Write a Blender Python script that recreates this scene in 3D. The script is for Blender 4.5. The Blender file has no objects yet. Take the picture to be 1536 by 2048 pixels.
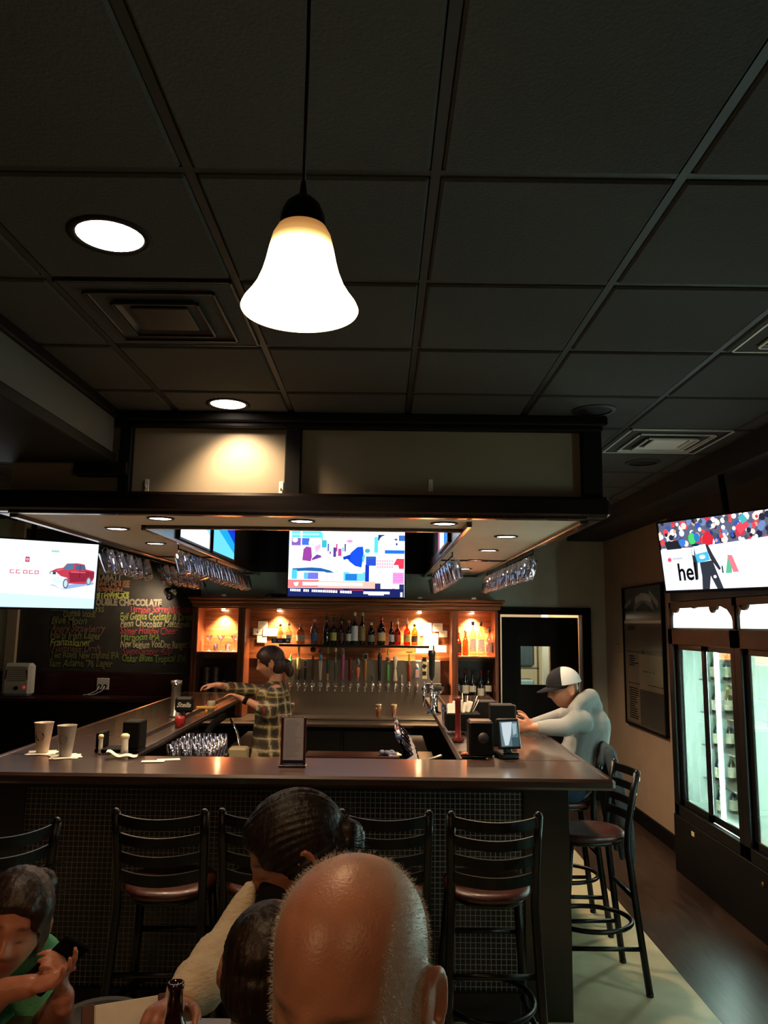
import bpy, math, random
import numpy as np
from mathutils import Vector, Matrix, Euler
random.seed(7); rng = np.random.default_rng(5)
sc = bpy.context.scene
col = sc.collection
PI = math.pi
def R(d): return math.radians(d)

# ------------------------------------------------------------------ mesh builder
class MB:
    def __init__(s): s.v=[]; s.f=[]; s.m=[]; s.mi=0; s.sm=[]; s.smooth=False; s.M=None
    def add(s, vs, fs, smooth=None):
        o=len(s.v)
        for p in vs:
            p=Vector(p)
            if s.M is not None: p=s.M@p
            s.v.append(tuple(p))
        for f in fs:
            s.f.append([i+o for i in f]); s.m.append(s.mi); s.sm.append(s.smooth if smooth is None else smooth)
        return s
    def box(s, c, d, rot=None, bev=0):
        x,y,z=[k/2 for k in d]
        b=min(bev, x*.9, y*.9, z*.9)
        if b<=0:
            vs=[Vector((i*x,j*y,k*z)) for i in(-1,1) for j in(-1,1) for k in(-1,1)]
            fs=[(0,1,3,2),(4,6,7,5),(0,4,5,1),(2,3,7,6),(0,2,6,4),(1,5,7,3)]
        else:
            vs=[];idx={}
            for i in(-1,1):
                for j in(-1,1):
                    for k in(-1,1):
                        for ax in range(3):
                            p=[i*(x-b),j*(y-b),k*(z-b)]; p[ax]=(i*x,j*y,k*z)[ax]
                            idx[(i,j,k,ax)]=len(vs); vs.append(Vector(p))
            fs=[]
            for ax in range(3):
                a,c2=[q for q in range(3) if q!=ax]
                for sgn in(-1,1):
                    q=[]
                    for (u,w) in((-1,-1),(1,-1),(1,1),(-1,1)):
                        key=[0,0,0]; key[ax]=sgn; key[a]=u; key[c2]=w; q.append(idx[(*key,ax)])
                    fs.append(q)
            for e in range(3):                      # edges parallel to axis e
                a,c2=[q for q in range(3) if q!=e]
                for u in(-1,1):
                    for w in(-1,1):
                        q=[]
                        for (t,ax) in((-1,a),(1,a),(1,c2),(-1,c2)):
                            key=[0,0,0]; key[e]=t; key[a]=u; key[c2]=w; q.append(idx[(*key,ax)])
                        fs.append(q)
            for i in(-1,1):
                for j in(-1,1):
                    for k in(-1,1): fs.append([idx[(i,j,k,ax)] for ax in range(3)])
        Mx=Matrix.Translation(Vector(c))
        if rot is not None: Mx=Mx@(rot if isinstance(rot,Matrix) else Euler(rot).to_matrix().to_4x4())
        return s.add([Mx@v for v in vs], fs, False)
    def bx(s,x0,x1,y0,y1,z0,z1,bev=0):
        return s.box(((x0+x1)/2,(y0+y1)/2,(z0+z1)/2),(abs(x1-x0),abs(y1-y0),abs(z1-z0)),None,bev)
    def tube(s, pts, r, n=8, closed=False):
        pts=[Vector(p) for p in pts]; k=len(pts); rs=r if isinstance(r,(list,tuple)) else [r]*k
        o=[];fs=[]; up=Vector((0,0,1)); prev=None
        for i,p in enumerate(pts):
            if closed: t=(pts[(i+1)%k]-pts[i-1]).normalized()
            else: t=(pts[min(i+1,k-1)]-pts[max(i-1,0)]).normalized()
            if prev is None:
                a=t.cross(up)
                if a.length<.05: a=t.cross(Vector((1,0,0)))
            else:
                a=prev-t*prev.dot(t)
                if a.length<1e-4: a=t.cross(up)
            a.normalize(); prev=a; b=t.cross(a)
            for q in range(n):
                an=2*PI*q/n; o.append(p+(a*math.cos(an)+b*math.sin(an))*rs[i])
        m=k if closed else k-1
        for i in range(m):
            for q in range(n):
                j=(i+1)%k
                fs.append((i*n+q,i*n+(q+1)%n,j*n+(q+1)%n,j*n+q))
        if not closed: fs.append(tuple(range(n))[::-1]); fs.append(tuple((k-1)*n+q for q in range(n)))
        return s.add(o,fs,True)
    def cyl(s,p0,p1,r,r1=None,n=16):
        return s.tube([p0,p1],[r,r if r1 is None else r1],n)
    def lathe(s, prof, c=(0,0,0), n=20, rot=None, cap=True, sx=1, sy=1):
        Mx=Matrix.Translation(Vector(c))
        if rot is not None: Mx=Mx@(rot if isinstance(rot,Matrix) else Euler(rot).to_matrix().to_4x4())
        vs=[];fs=[];k=len(prof)
        for (r,z) in prof:
            for q in range(n):
                a=2*PI*q/n; vs.append(Mx@Vector((r*math.cos(a)*sx,r*math.sin(a)*sy,z)))
        for i in range(k-1):
            for q in range(n): fs.append((i*n+q,i*n+(q+1)%n,(i+1)*n+(q+1)%n,(i+1)*n+q))
        if cap:
            if prof[0][0]>1e-5: fs.append(tuple(range(n))[::-1])
            if prof[-1][0]>1e-5: fs.append(tuple((k-1)*n+q for q in range(n)))
        return s.add(vs,fs,True)
    def prism(s, poly, h, Mx=None):
        """poly in local XY, thickness h along +Z, placed with Mx"""
        n=len(poly); Mx=Mx or Matrix()
        vs=[Mx@Vector((x,y,0)) for x,y in poly]+[Mx@Vector((x,y,h)) for x,y in poly]
        fs=[tuple(range(n))[::-1],tuple(range(n,2*n))]+[(i,(i+1)%n,n+(i+1)%n,n+i) for i in range(n)]
        return s.add(vs,fs,False)
    def ball(s,c,r,n=16,m=10,rot=None):
        if not isinstance(r,(tuple,list)): r=(r,r,r)
        Mx=Matrix.Translation(Vector(c))
        if rot is not None: Mx=Mx@(rot if isinstance(rot,Matrix) else Euler(rot).to_matrix().to_4x4())
        vs=[Mx@Vector((0,0,-r[2]))]
        for i in range(1,m):
            ph=-PI/2+PI*i/m
            for q in range(n):
                a=2*PI*q/n; vs.append(Mx@Vector((r[0]*math.cos(ph)*math.cos(a),r[1]*math.cos(ph)*math.sin(a),r[2]*math.sin(ph))))
        vs.append(Mx@Vector((0,0,r[2]))); t=len(vs)-1; fs=[]
        for q in range(n):
            fs.append((0,1+(q+1)%n,1+q)); fs.append((t,1+(m-2)*n+q,1+(m-2)*n+(q+1)%n))
            for i in range(m-2): fs.append((1+i*n+q,1+i*n+(q+1)%n,1+(i+1)*n+(q+1)%n,1+(i+1)*n+q))
        return s.add(vs,fs,True)
    def mesh(s,name):
        me=bpy.data.meshes.new(name); me.from_pydata(s.v,[],s.f)
        me.polygons.foreach_set('use_smooth',s.sm); me.polygons.foreach_set('material_index',s.m); me.update(); return me
    def build(s,name,mats,parent=None,**k):
        me=s.mesh(name)
        for m in (mats if isinstance(mats,(list,tuple)) else [mats]): me.materials.append(m)
        return link(name,me,parent,**k)
def link(name,data,parent=None,loc=None,rot=None):
    o=bpy.data.objects.new(name,data); col.objects.link(o)
    if parent is not None: o.parent=parent
    if loc is not None: o.location=loc
    if rot is not None: o.rotation_euler=rot
    return o
def thing(name,label,cat,loc=(0,0,0),rz=0,group=None,rot=None):
    o=bpy.data.objects.new(name,None); col.objects.link(o); o.location=loc; o.empty_display_size=.05
    o.rotation_euler=rot if rot is not None else (0,0,rz)
    return tag(o,label,cat,group)
def tag(o,label,cat,group=None,kind=None):
    if label: o['label']=label
    if cat: o['category']=cat
    if group: o['group']=group
    if kind: o['kind']=kind
    return o
def struct(o): o['kind']='structure'; return o
def dup(root,loc=None,rz=None,label=None,group=None,rot=None):
    r=root.copy(); col.objects.link(r)
    if loc is not None: r.location=loc
    if rot is not None: r.rotation_euler=rot
    elif rz is not None: r.rotation_euler=(0,0,rz)
    if label: r['label']=label
    if group: r['group']=group
    for ch in list(root.children):
        c=ch.copy(); col.objects.link(c); c.parent=r
        for g in ch.children:
            d=g.copy(); col.objects.link(d); d.parent=c
    return r
ORD=['nearest','second','third','fourth','fifth','sixth','seventh','eighth','ninth','tenth','eleventh','twelfth','thirteenth','fourteenth','fifteenth','sixteenth','seventeenth','eighteenth','nineteenth','twentieth','twenty-first','twenty-second']

# ------------------------------------------------------------------ materials
def newmat(name):
    m=bpy.data.materials.new(name); m.use_nodes=True; nt=m.node_tree; nt.nodes.clear()
    out=nt.nodes.new('ShaderNodeOutputMaterial'); return m,nt,out
def srgb(h):
    if isinstance(h,str):
        h=h.lstrip('#'); c=[int(h[i:i+2],16)/255 for i in(0,2,4)]
    else: c=list(h)
    return tuple((x/12.92 if x<=.04045 else ((x+.055)/1.055)**2.4) for x in c)+(1,)
def mat(name,c,rough=.5,metal=0,noise=0,scale=20,bump=0,spec=.5,coat=0,em=None,es=0,c2=None,stretch=(1,1,1),sheen=0,sss=0):
    m,nt,out=newmat(name); b=nt.nodes.new('ShaderNodeBsdfPrincipled'); nt.links.new(b.outputs[0],out.inputs[0])
    c=srgb(c); b.inputs['Base Color'].default_value=c; b.inputs['Roughness'].default_value=rough; b.inputs['Metallic'].default_value=metal
    b.inputs['Specular IOR Level'].default_value=spec; b.inputs['Coat Weight'].default_value=coat; b.inputs['Coat Roughness'].default_value=.08
    if sheen: b.inputs['Sheen Weight'].default_value=sheen
    if sss: b.inputs['Subsurface Weight'].default_value=sss; b.inputs['Subsurface Radius'].default_value=(.01,.004,.002)
    if em: b.inputs['Emission Color'].default_value=srgb(em); b.inputs['Emission Strength'].default_value=es
    if noise or c2 or bump:
        tc=nt.nodes.new('ShaderNodeTexCoord'); mp=nt.nodes.new('ShaderNodeMapping'); mp.inputs['Scale'].default_value=stretch
        n=nt.nodes.new('ShaderNodeTexNoise'); n.inputs['Scale'].default_value=scale; n.inputs['Detail'].default_value=4
        nt.links.new(tc.outputs['Object'],mp.inputs[0]); nt.links.new(mp.outputs[0],n.inputs[0])
        if noise or c2:
            r=nt.nodes.new('ShaderNodeValToRGB'); r.color_ramp.elements[0].position=.35; r.color_ramp.elements[1].position=.65
            k=1-noise; a=srgb(c2) if c2 else (c[0]*k,c[1]*k,c[2]*k,1)
            r.color_ramp.elements[0].color=a; r.color_ramp.elements[1].color=c
            nt.links.new(n.outputs[0],r.inputs[0]); nt.links.new(r.outputs[0],b.inputs['Base Color'])
        if bump:
            bp=nt.nodes.new('ShaderNodeBump'); bp.inputs['Strength'].default_value=bump; bp.inputs['Distance'].default_value=.005
            nt.links.new(n.outputs[0],bp.inputs['Height']); nt.links.new(bp.outputs[0],b.inputs['Normal'])
    return m
def emit(name,c,st):
    m,nt,out=newmat(name); e=nt.nodes.new('ShaderNodeEmission'); e.inputs[0].default_value=srgb(c); e.inputs[1].default_value=st
    nt.links.new(e.outputs[0],out.inputs[0]); return m
def glass(name,tint='#ffffff',refl=.06,rough=.05,dens=0.0):
    m,nt,out=newmat(name); t=nt.nodes.new('ShaderNodeBsdfTransparent'); t.inputs[0].default_value=srgb(tint)
    g=nt.nodes.new('ShaderNodeBsdfGlossy'); g.inputs['Roughness'].default_value=rough; g.inputs[0].default_value=(.9,.93,1,1)
    f=nt.nodes.new('ShaderNodeLayerWeight'); f.inputs[0].default_value=.35
    a=nt.nodes.new('ShaderNodeMath'); a.operation='MULTIPLY_ADD'; a.inputs[1].default_value=.75; a.inputs[2].default_value=refl; a.use_clamp=True
    mx=nt.nodes.new('ShaderNodeMixShader'); nt.links.new(f.outputs['Facing'],a.inputs[0]); nt.links.new(a.outputs[0],mx.inputs[0])
    nt.links.new(t.outputs[0],mx.inputs[1]); nt.links.new(g.outputs[0],mx.inputs[2]); nt.links.new(mx.outputs[0],out.inputs[0]); return m
def colattr(name,rough=.6,emis=None,bump=0,spec=.4,sss=0,bscale=300):
    m,nt,out=newmat(name); a=nt.nodes.new('ShaderNodeAttribute'); a.attribute_name='Col'
    if emis:
        e=nt.nodes.new('ShaderNodeEmission'); e.inputs[1].default_value=emis; nt.links.new(a.outputs['Color'],e.inputs[0]); nt.links.new(e.outputs[0],out.inputs[0])
    else:
        b=nt.nodes.new('ShaderNodeBsdfPrincipled'); b.inputs['Roughness'].default_value=rough; b.inputs['Specular IOR Level'].default_value=spec
        if sss: b.inputs['Subsurface Weight'].default_value=sss; b.inputs['Subsurface Radius'].default_value=(.012,.005,.003); b.inputs['Subsurface Scale'].default_value=1
        nt.links.new(a.outputs['Color'],b.inputs['Base Color']); nt.links.new(b.outputs[0],out.inputs[0])
        if bump:
            tc=nt.nodes.new('ShaderNodeTexCoord'); n=nt.nodes.new('ShaderNodeTexNoise'); n.inputs['Scale'].default_value=bscale
            bp=nt.nodes.new('ShaderNodeBump'); bp.inputs['Strength'].default_value=bump; bp.inputs['Distance'].default_value=.002
            nt.links.new(tc.outputs['Object'],n.inputs[0]); nt.links.new(n.outputs[0],bp.inputs['Height']); nt.links.new(bp.outputs[0],b.inputs['Normal'])
    return m
def brickmat(name,tile,grout,size,axes,rough=.35,msz=.12,c2=None,grough=.8):
    m,nt,out=newmat(name); b=nt.nodes.new('ShaderNodeBsdfPrincipled'); nt.links.new(b.outputs[0],out.inputs[0])
    tc=nt.nodes.new('ShaderNodeTexCoord'); sp=nt.nodes.new('ShaderNodeSeparateXYZ'); cb=nt.nodes.new('ShaderNodeCombineXYZ')
    nt.links.new(tc.outputs['Object'],sp.inputs[0]); nt.links.new(sp.outputs[axes[0]],cb.inputs[0]); nt.links.new(sp.outputs[axes[1]],cb.inputs[1])
    k=nt.nodes.new('ShaderNodeTexBrick'); k.offset=0; k.squash=1; k.inputs['Scale'].default_value=1
    k.inputs['Brick Width'].default_value=size; k.inputs['Row Height'].default_value=size; k.inputs['Mortar Size'].default_value=size*msz
    k.inputs['Color1'].default_value=srgb(tile); k.inputs['Color2'].default_value=srgb(c2 or tile); k.inputs['Mortar'].default_value=srgb(grout)
    nt.links.new(cb.outputs[0],k.inputs[0]); nt.links.new(k.outputs[0],b.inputs['Base Color'])
    mr=nt.nodes.new('ShaderNodeMapRange'); mr.inputs[3].default_value=rough; mr.inputs[4].default_value=grough
    nt.links.new(k.outputs['Fac'],mr.inputs[0]); nt.links.new(mr.outputs[0],b.inputs['Roughness'])
    bp=nt.nodes.new('ShaderNodeBump'); bp.invert=True; bp.inputs['Distance'].default_value=.002; nt.links.new(k.outputs['Fac'],bp.inputs['Height']); nt.links.new(bp.outputs[0],b.inputs['Normal'])
    return m
def woodmat(name,c,c2,rough=.3,axis=0,coat=0,scale=3.0,spec=.5):
    m,nt,out=newmat(name); b=nt.nodes.new('ShaderNodeBsdfPrincipled'); nt.links.new(b.outputs[0],out.inputs[0])
    tc=nt.nodes.new('ShaderNodeTexCoord'); mp=nt.nodes.new('ShaderNodeMapping'); s=[14,14,14]; s[axis]=1.1; mp.inputs['Scale'].default_value=s
    n=nt.nodes.new('ShaderNodeTexNoise'); n.inputs['Scale'].default_value=scale; n.inputs['Detail'].default_value=6; n.inputs['Distortion'].default_value=.6
    r=nt.nodes.new('ShaderNodeValToRGB'); r.color_ramp.elements[0].position=.34; r.color_ramp.elements[1].position=.66
    r.color_ramp.elements[0].color=srgb(c2); r.color_ramp.elements[1].color=srgb(c)
    nt.links.new(tc.outputs['Object'],mp.inputs[0]); nt.links.new(mp.outputs[0],n.inputs[0]); nt.links.new(n.outputs[0],r.inputs[0]); nt.links.new(r.outputs[0],b.inputs['Base Color'])
    b.inputs['Roughness'].default_value=rough; b.inputs['Coat Weight'].default_value=coat; b.inputs['Coat Roughness'].default_value=.11; b.inputs['Specular IOR Level'].default_value=spec
    bp=nt.nodes.new('ShaderNodeBump'); bp.inputs['Strength'].default_value=.15; bp.inputs['Distance'].default_value=.002
    nt.links.new(n.outputs[0],bp.inputs['Height']); nt.links.new(bp.outputs[0],b.inputs['Normal'])
    return m
M={}
M['black']=mat('black_paint','#060606',.6,noise=.3,bump=.05,spec=.22)
M['blackwood']=woodmat('dark_stained_wood','#1a0f0b','#0c0706',.3,0,.3)
M['metalblack']=mat('black_powder_coat','#0c0c0e',.35,.3,bump=.05,scale=200)
M['tile']=mat('ceiling_tile','#383a39',.9,noise=.12,scale=120,bump=.5)
M['grid']=mat('ceiling_grid','#161616',.6,bump=.02)
M['graywall']=mat('grey_green_paint','#c6ccbe',.7,noise=.06,scale=6,bump=.03)
M['brownwall']=mat('tan_paint','#a8917c',.75,noise=.08,scale=4,bump=.03)
M['darkwall']=mat('near_black_paint','#1b1c20',.7,noise=.1,scale=6,bump=.03)
M['panel']=mat('soffit_panel_paint','#8f8470',.6,noise=.04,scale=8,bump=.02)
M['beampaint']=mat('beam_paint','#5d6260',.6,noise=.05,scale=8,bump=.02)
M['under']=mat('soffit_underside','#ddd6c8',.55,noise=.05,scale=10,bump=.02)
M['bartop']=woodmat('varnished_bar_top','#442a1e','#2a1913',.36,0,1,spec=.7)
M['bartopY']=woodmat('varnished_bar_top_side','#442a1e','#2a1913',.36,1,1,spec=.7)
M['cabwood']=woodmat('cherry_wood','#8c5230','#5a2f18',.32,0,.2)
M['cabwoodV']=woodmat('cherry_wood_upright','#7a452a','#4c2614',.32,2,.2)
M['redpanel']=woodmat('red_brown_wainscot','#3e120e','#260a08',.4,0)
M['seat']=woodmat('red_mahogany_seat','#4a1a10','#2c0f09',.4,1,.12)
M['mosaic']=brickmat('black_mosaic_tile','#0d0c0d','#827c76',.0245,('X','Z'),.3,.07,'#171415')
M['mosaicY']=brickmat('black_mosaic_side','#0d0c0d','#827c76',.0245,('Y','Z'),.3,.07,'#171415')
M['floortile']=mat('pale_floor_tile','#dfd4b2',.4,c2='#b4aa8c',scale=2.2,bump=.02)
M['floorwood']=woodmat('brown_floor_planks','#43322a','#2a1e1a',.35,1)
M['steel']=mat('brushed_steel','#a59d92',.32,.9,noise=.08,scale=30,stretch=(8,1,.4),bump=.03)
M['chrome']=mat('chrome','#d8d8da',.1,1,bump=.01)
M['white']=mat('white_plastic','#dcd8cf',.5,bump=.02)
M['paper']=mat('white_paper','#d9d4c8',.8,noise=.08,scale=30,bump=.02)
M['cream']=mat('cream_paper','#e8dcae',.7,noise=.1,scale=40)
M['cord']=mat('black_cord','#070606',.5,bump=.01)
M['bronze']=mat('dark_bronze','#1d120c',.35,.7,bump=.02)
M['glass']=glass('clear_glass')
M['mugglass']=glass('mug_glass','#f2f5ff',.24,.06)
M['pane']=glass('cooler_pane','#e8f2ee',.03,.02)
M['rubber']=mat('black_rubber','#040404',.7,bump=.05,spec=.12)
M['lampwhite']=emit('downlight_glow','#ffe9d2',14)
M['ledwhite']=emit('cooler_tube_glow','#e4fbf0',190)
M['header']=emit('cooler_header_glow','#fdfff2',2.4)
M['puck']=emit('puck_glow','#ffd9a0',70)
M['screen']=colattr('screen_glow',emis=1.35)
M['screenC']=colattr('screen_glow_centre',emis=1.6)
M['print']=colattr('printed_surface',.6)
M['skin']=colattr('skin',.42,bump=.25,spec=.6,sss=.12)
M['cloth']=colattr('woven_cloth',.85,bump=.5,spec=.2,bscale=500)

# ------------------------------------------------------------------ camera
C=1.85; F=1540; TH=math.atan(224/1540); RO=0.0125
cam=bpy.data.cameras.new('camera'); co=bpy.data.objects.new('camera',cam); col.objects.link(co)
fw=Vector((0,math.cos(TH),math.sin(TH))); r0=Vector((1,0,0)); u0=Vector((0,-math.sin(TH),math.cos(TH)))
rr=r0*math.cos(RO)+u0*math.sin(RO); uu=-r0*math.sin(RO)+u0*math.cos(RO)
mx=Matrix((rr,uu,-fw)).transposed().to_4x4(); mx.translation=(0,0,C); co.matrix_world=mx
cam.sensor_fit='VERTICAL'; cam.sensor_height=36; cam.lens=36*F/2048; cam.clip_start=.05; cam.clip_end=60
sc.camera=co
w=bpy.data.worlds.new('world'); sc.world=w; w.use_nodes=True
w.node_tree.nodes['Background'].inputs[0].default_value=(.5,.6,.75,1); w.node_tree.nodes['Background'].inputs[1].default_value=.006
sc.view_settings.view_transform='Standard'; sc.view_settings.look='None'; sc.view_settings.gamma=1; sc.view_settings.exposure=0; sc.view_settings.use_curve_mapping=False
def spot(name,loc,tgt,e,size,blend=.6,c='#ffd9ae',r=.04,parent=None):
    l=bpy.data.lights.new(name,'SPOT'); l.energy=e; l.spot_size=R(size); l.spot_blend=blend; l.color=srgb(c)[:3]; l.shadow_soft_size=r
    o=bpy.data.objects.new(name,l); col.objects.link(o); o.location=loc
    o.rotation_euler=(Vector(tgt)-Vector(loc)).to_track_quat('-Z','Y').to_euler(); return o
def area(name,loc,tgt,e,sx,sy,c='#ffffff'):
    l=bpy.data.lights.new(name,'AREA'); l.energy=e; l.shape='RECTANGLE'; l.size=sx; l.size_y=sy; l.color=srgb(c)[:3]
    o=bpy.data.objects.new(name,l); col.objects.link(o); o.location=loc
    o.rotation_euler=(Vector(tgt)-Vector(loc)).to_track_quat('-Z','Y').to_euler(); return o
def point(name,loc,e,c='#ffd9ae',r=.03):
    l=bpy.data.lights.new(name,'POINT'); l.energy=e; l.color=srgb(c)[:3]; l.shadow_soft_size=r
    o=bpy.data.objects.new(name,l); col.objects.link(o); o.location=loc; return o

# ------------------------------------------------------------------ flat printed / glowing pictures
def picture(name,w,h,shapes,parent,material,px,step=.00005,loc=(0,0,0),rot=None):
    """shapes in pixel coordinates of rectangle px=(x0,y0,x1,y1) (y down); local plane XZ facing -Y"""
    x0,y0,x1,y1=px; vs=[];fs=[];cs=[]
    def cv(p): return ((p[0]-x0)/(x1-x0)-.5)*w, (.5-(p[1]-y0)/(y1-y0))*h
    lay=0
    for c,poly in shapes:
        if len(poly)==4 and not isinstance(poly[0],(tuple,list)):
            a,b,c2,d=poly; poly=[(a,b),(c2,b),(c2,d),(a,d)]
        o=len(vs)
        for p in poly:
            x,z=cv(p); x=max(-w/2,min(w/2,x)); z=max(-h/2,min(h/2,z)); vs.append((x,-lay*step,z))
        fs.append(tuple(range(o,len(vs)))[::-1]); cs.append(srgb(c)); lay+=1
    me=bpy.data.meshes.new(name); me.from_pydata(vs,[],fs); me.update()
    a=me.color_attributes.new('Col','FLOAT_COLOR','CORNER')
    i=0
    for f,c in zip(me.polygons,cs):
        for _ in f.loop_indices: a.data[i].color=c; i+=1
    me.materials.append(material)
    return link(name,me,parent,loc,rot)
def ell(cx,cy,rx,ry,n=12,rot=0):
    return [(cx+rx*math.cos(2*PI*i/n)*math.cos(rot)-ry*math.sin(2*PI*i/n)*math.sin(rot), cy+rx*math.cos(2*PI*i/n)*math.sin(rot)+ry*math.sin(2*PI*i/n)*math.cos(rot)) for i in range(n)]
def text(body,size,material,parent,loc,rot=(PI/2,0,0),name='lettering',align='LEFT',width=None,jit=0,shear=0,ext=.001,bold=0):
    cu=bpy.data.curves.new('t','FONT'); cu.body=body; cu.size=size; cu.extrude=ext; cu.align_x=align; cu.shear=shear; cu.offset=bold; cu.resolution_u=3
    t=bpy.data.objects.new('t',cu); col.objects.link(t)
    dg=bpy.context.evaluated_depsgraph_get(); me=bpy.data.meshes.new_from_object(t.evaluated_get(dg)); 
    bpy.data.objects.remove(t); bpy.data.curves.remove(cu)
    n=len(me.vertices); a=np.empty(n*3); me.vertices.foreach_get('co',a); a=a.reshape(-1,3)
    if width:
        ww=a[:,0].max()-a[:,0].min(); k=width/ww; a[:,0]*=k
    if jit:
        ph=random.random()*6
        a[:,1]+=jit*size*np.sin(a[:,0]/size*2.3+ph); a[:,0]+=jit*.6*size*np.sin(a[:,1]/size*5+a[:,0]/size*1.7+ph)
    me.vertices.foreach_set('co',a.ravel()); me.materials.clear(); me.materials.append(material); me.update()
    return link(name,me,parent,loc,rot)

# ================================================================== ROOM SHELL
CZ=2.95
gx=[.118+.6112*k for k in range(-7,4)]; gy=[1.765+.6085*k for k in range(-4,12)]
b=MB()
gw=.024
yy=[g for g in gy]; xx=[-4.75]+gx+[2.6]
cut_holes=[]
for i in range(len(xx)-1):
    for j in range(len(yy)-1):
        x0,x1,y0,y1=xx[i]+gw/2,xx[i+1]-gw/2,yy[j]+gw/2,yy[j+1]-gw/2
        x0+=.004;x1-=.004;y0+=.004;y1-=.004
        b.box(((x0+x1)/2,(y0+y1)/2,CZ+.012),(x1-x0,y1-y0,.03),None,.007)
struct(b.build('ceiling',M['tile']))
b=MB()
for x in xx: b.bx(x-gw/2,x+gw/2,-.8,8.8,CZ+.004,CZ+.03)
for y in yy: b.bx(-4.8,2.7,y-gw/2,y+gw/2,CZ+.006,CZ+.03)
b.bx(-4.8,2.7,-.8,8.8,CZ+.03,CZ+.06)
struct(b.build('trim_1',M['grid']))
# floors
b=MB(); b.bx(-4.8,1.63,-1.2,8.7,-.05,0); struct(b.build('floor',M['floortile']))
b=MB(); b.bx(1.63,3.4,-1.2,8.7,-.05,.001); struct(b.build('floor',M['floorwood']))
# back wall
b=MB(); b.bx(-4.8,1.24,8.65,8.8,0,3.0); b.bx(2.30,2.7,8.65,8.8,0,3.0); b.bx(1.24,2.30,8.65,8.8,2.05,3.0)
struct(b.build('wall_back',M['graywall']))
b=MB(); b.bx(2.48,2.7,6.36,8.65,0,3.0); struct(b.build('wall_right',M['brownwall']))
b=MB(); b.bx(-4.9,-4.8,-1.2,8.8,0,3.0); struct(b.build('wall_left',M['darkwall']))
b=MB(); b.bx(2.36,2.44,-1.2,6.36,2.06,3.0); b.bx(2.44,3.4,6.30,6.36,0,3.0); struct(b.build('wall_right',M['darkwall']))
# bulkhead along right side
b=MB(); b.bx(2.07,2.7,-1.2,8.65,2.80,2.96); struct(b.build('trim_2',M['darkwall']))
b=MB(); b.bx(2.455,2.48,6.37,8.65,0,.13,.004); struct(b.build('baseboard_right',M['black']))
b=MB(); b.bx(2.30,2.48,8.625,8.65,0,.13,.004); struct(b.build('baseboard_back',M['black']))
# left beam running toward the camera
b=MB(); b.bx(-4.0,-1.42,-1.0,3.93,2.70,2.95); struct(b.build('trim_3',M['beampaint']))
b=MB(); b.bx(-1.47,-1.40,-1.0,3.93,2.655,2.712,.006); b.bx(-1.445,-1.395,-1.0,3.93,2.90,2.948,.006); b.bx(-4.0,-1.47,-1.0,3.93,2.66,2.70); struct(b.build('trim_4',M['black']))

# ------------------------------------------------------------------ hanging soffit over the bar
SB=2.40
t=thing('bar_soffit','dark framed canopy with tan panels hanging over the U shaped bar','soffit',(0,0,0))
b=MB(); b.bx(-1.98,1.12,4.02,4.12,SB+.05,2.945); b.bx(1.02,1.12,4.12,8.64,SB+.05,2.945); b.bx(-1.98,-1.88,4.12,8.64,SB+.05,2.945)
b.build('painted_panel',M['panel'],t)
b=MB()
b.bx(-2.02,1.17,3.93,4.02,2.895,2.948,.008); b.bx(-2.0,1.15,3.955,4.02,2.872,2.895,.004)   # crown
b.bx(1.12,1.17,4.02,8.64,2.895,2.948,.008)
for x0,x1 in((-1.395,-1.335),(-.525,-.44),(1.04,1.145)): b.bx(x0,x1,3.965,4.02,2.50,2.90,.006)
b.bx(-1.62,-1.34,3.93,4.02,2.60,2.67,.006)
b.build('frame_molding',M['black'],t)
b=MB()
b.bx(-2.06,1.17,3.92,4.05,2.405,2.515,.018); b.bx(1.05,1.17,3.98,8.64,2.405,2.515,.018); b.bx(-2.06,-1.94,3.98,8.64,2.405,2.515,.018)
b.build('lower_fascia',M['blackwood'],t)
b=MB()
b.bx(-1.94,1.05,4.0,4.44,SB,SB+.05); b.bx(.47,1.05,4.44,8.64,SB,SB+.05); b.bx(-1.94,-1.38,4.44,8.64,SB,SB+.05)
b.build('underside_panel',M['under'],t)
b=MB()
b.bx(-1.94,1.05,3.93,3.985,SB-.006,SB+.02,.004)
b.bx(-1.40,.47,4.42,4.455,SB-.02,SB+.06,.005); b.bx(.445,.475,4.1,8.64,SB-.03,SB+.06,.005); b.bx(-1.405,-1.375,4.42,8.64,SB-.03,SB+.06,.005)
b.bx(.475,1.05,6.55,6.575,SB-.012,SB+.01); b.bx(-1.94,-1.405,6.55,6.575,SB-.012,SB+.01)
b.bx(1.03,1.075,4.0,8.64,SB-.02,SB+.03,.005); b.bx(-1.965,-1.92,4.0,8.64,SB-.02,SB+.03,.005)
b.bx(.475,1.05,8.58,8.64,SB-.02,SB+.01); b.bx(-1.94,-1.405,8.58,8.64,SB-.02,SB+.01)
b.build('wood_edging',woodmat('soffit_edging','#3a241a','#1e120d',.25,1,.4),t)
b=MB(); b.bx(.475,.50,4.455,8.64,SB+.05,2.94); b.bx(-1.43,-1.405,4.455,8.64,SB+.05,2.94); b.bx(-1.4,.47,4.46,4.485,SB+.06,2.94)
b.build('inner_lining',M['darkwall'],t)
b=MB(); b.bx(-.985,-.96,8.42,8.64,2.18,2.94)
b.bx(-1.40,.47,8.60,8.64,2.41,2.94); b.build('back_lining',M['darkwall'],t)

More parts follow.
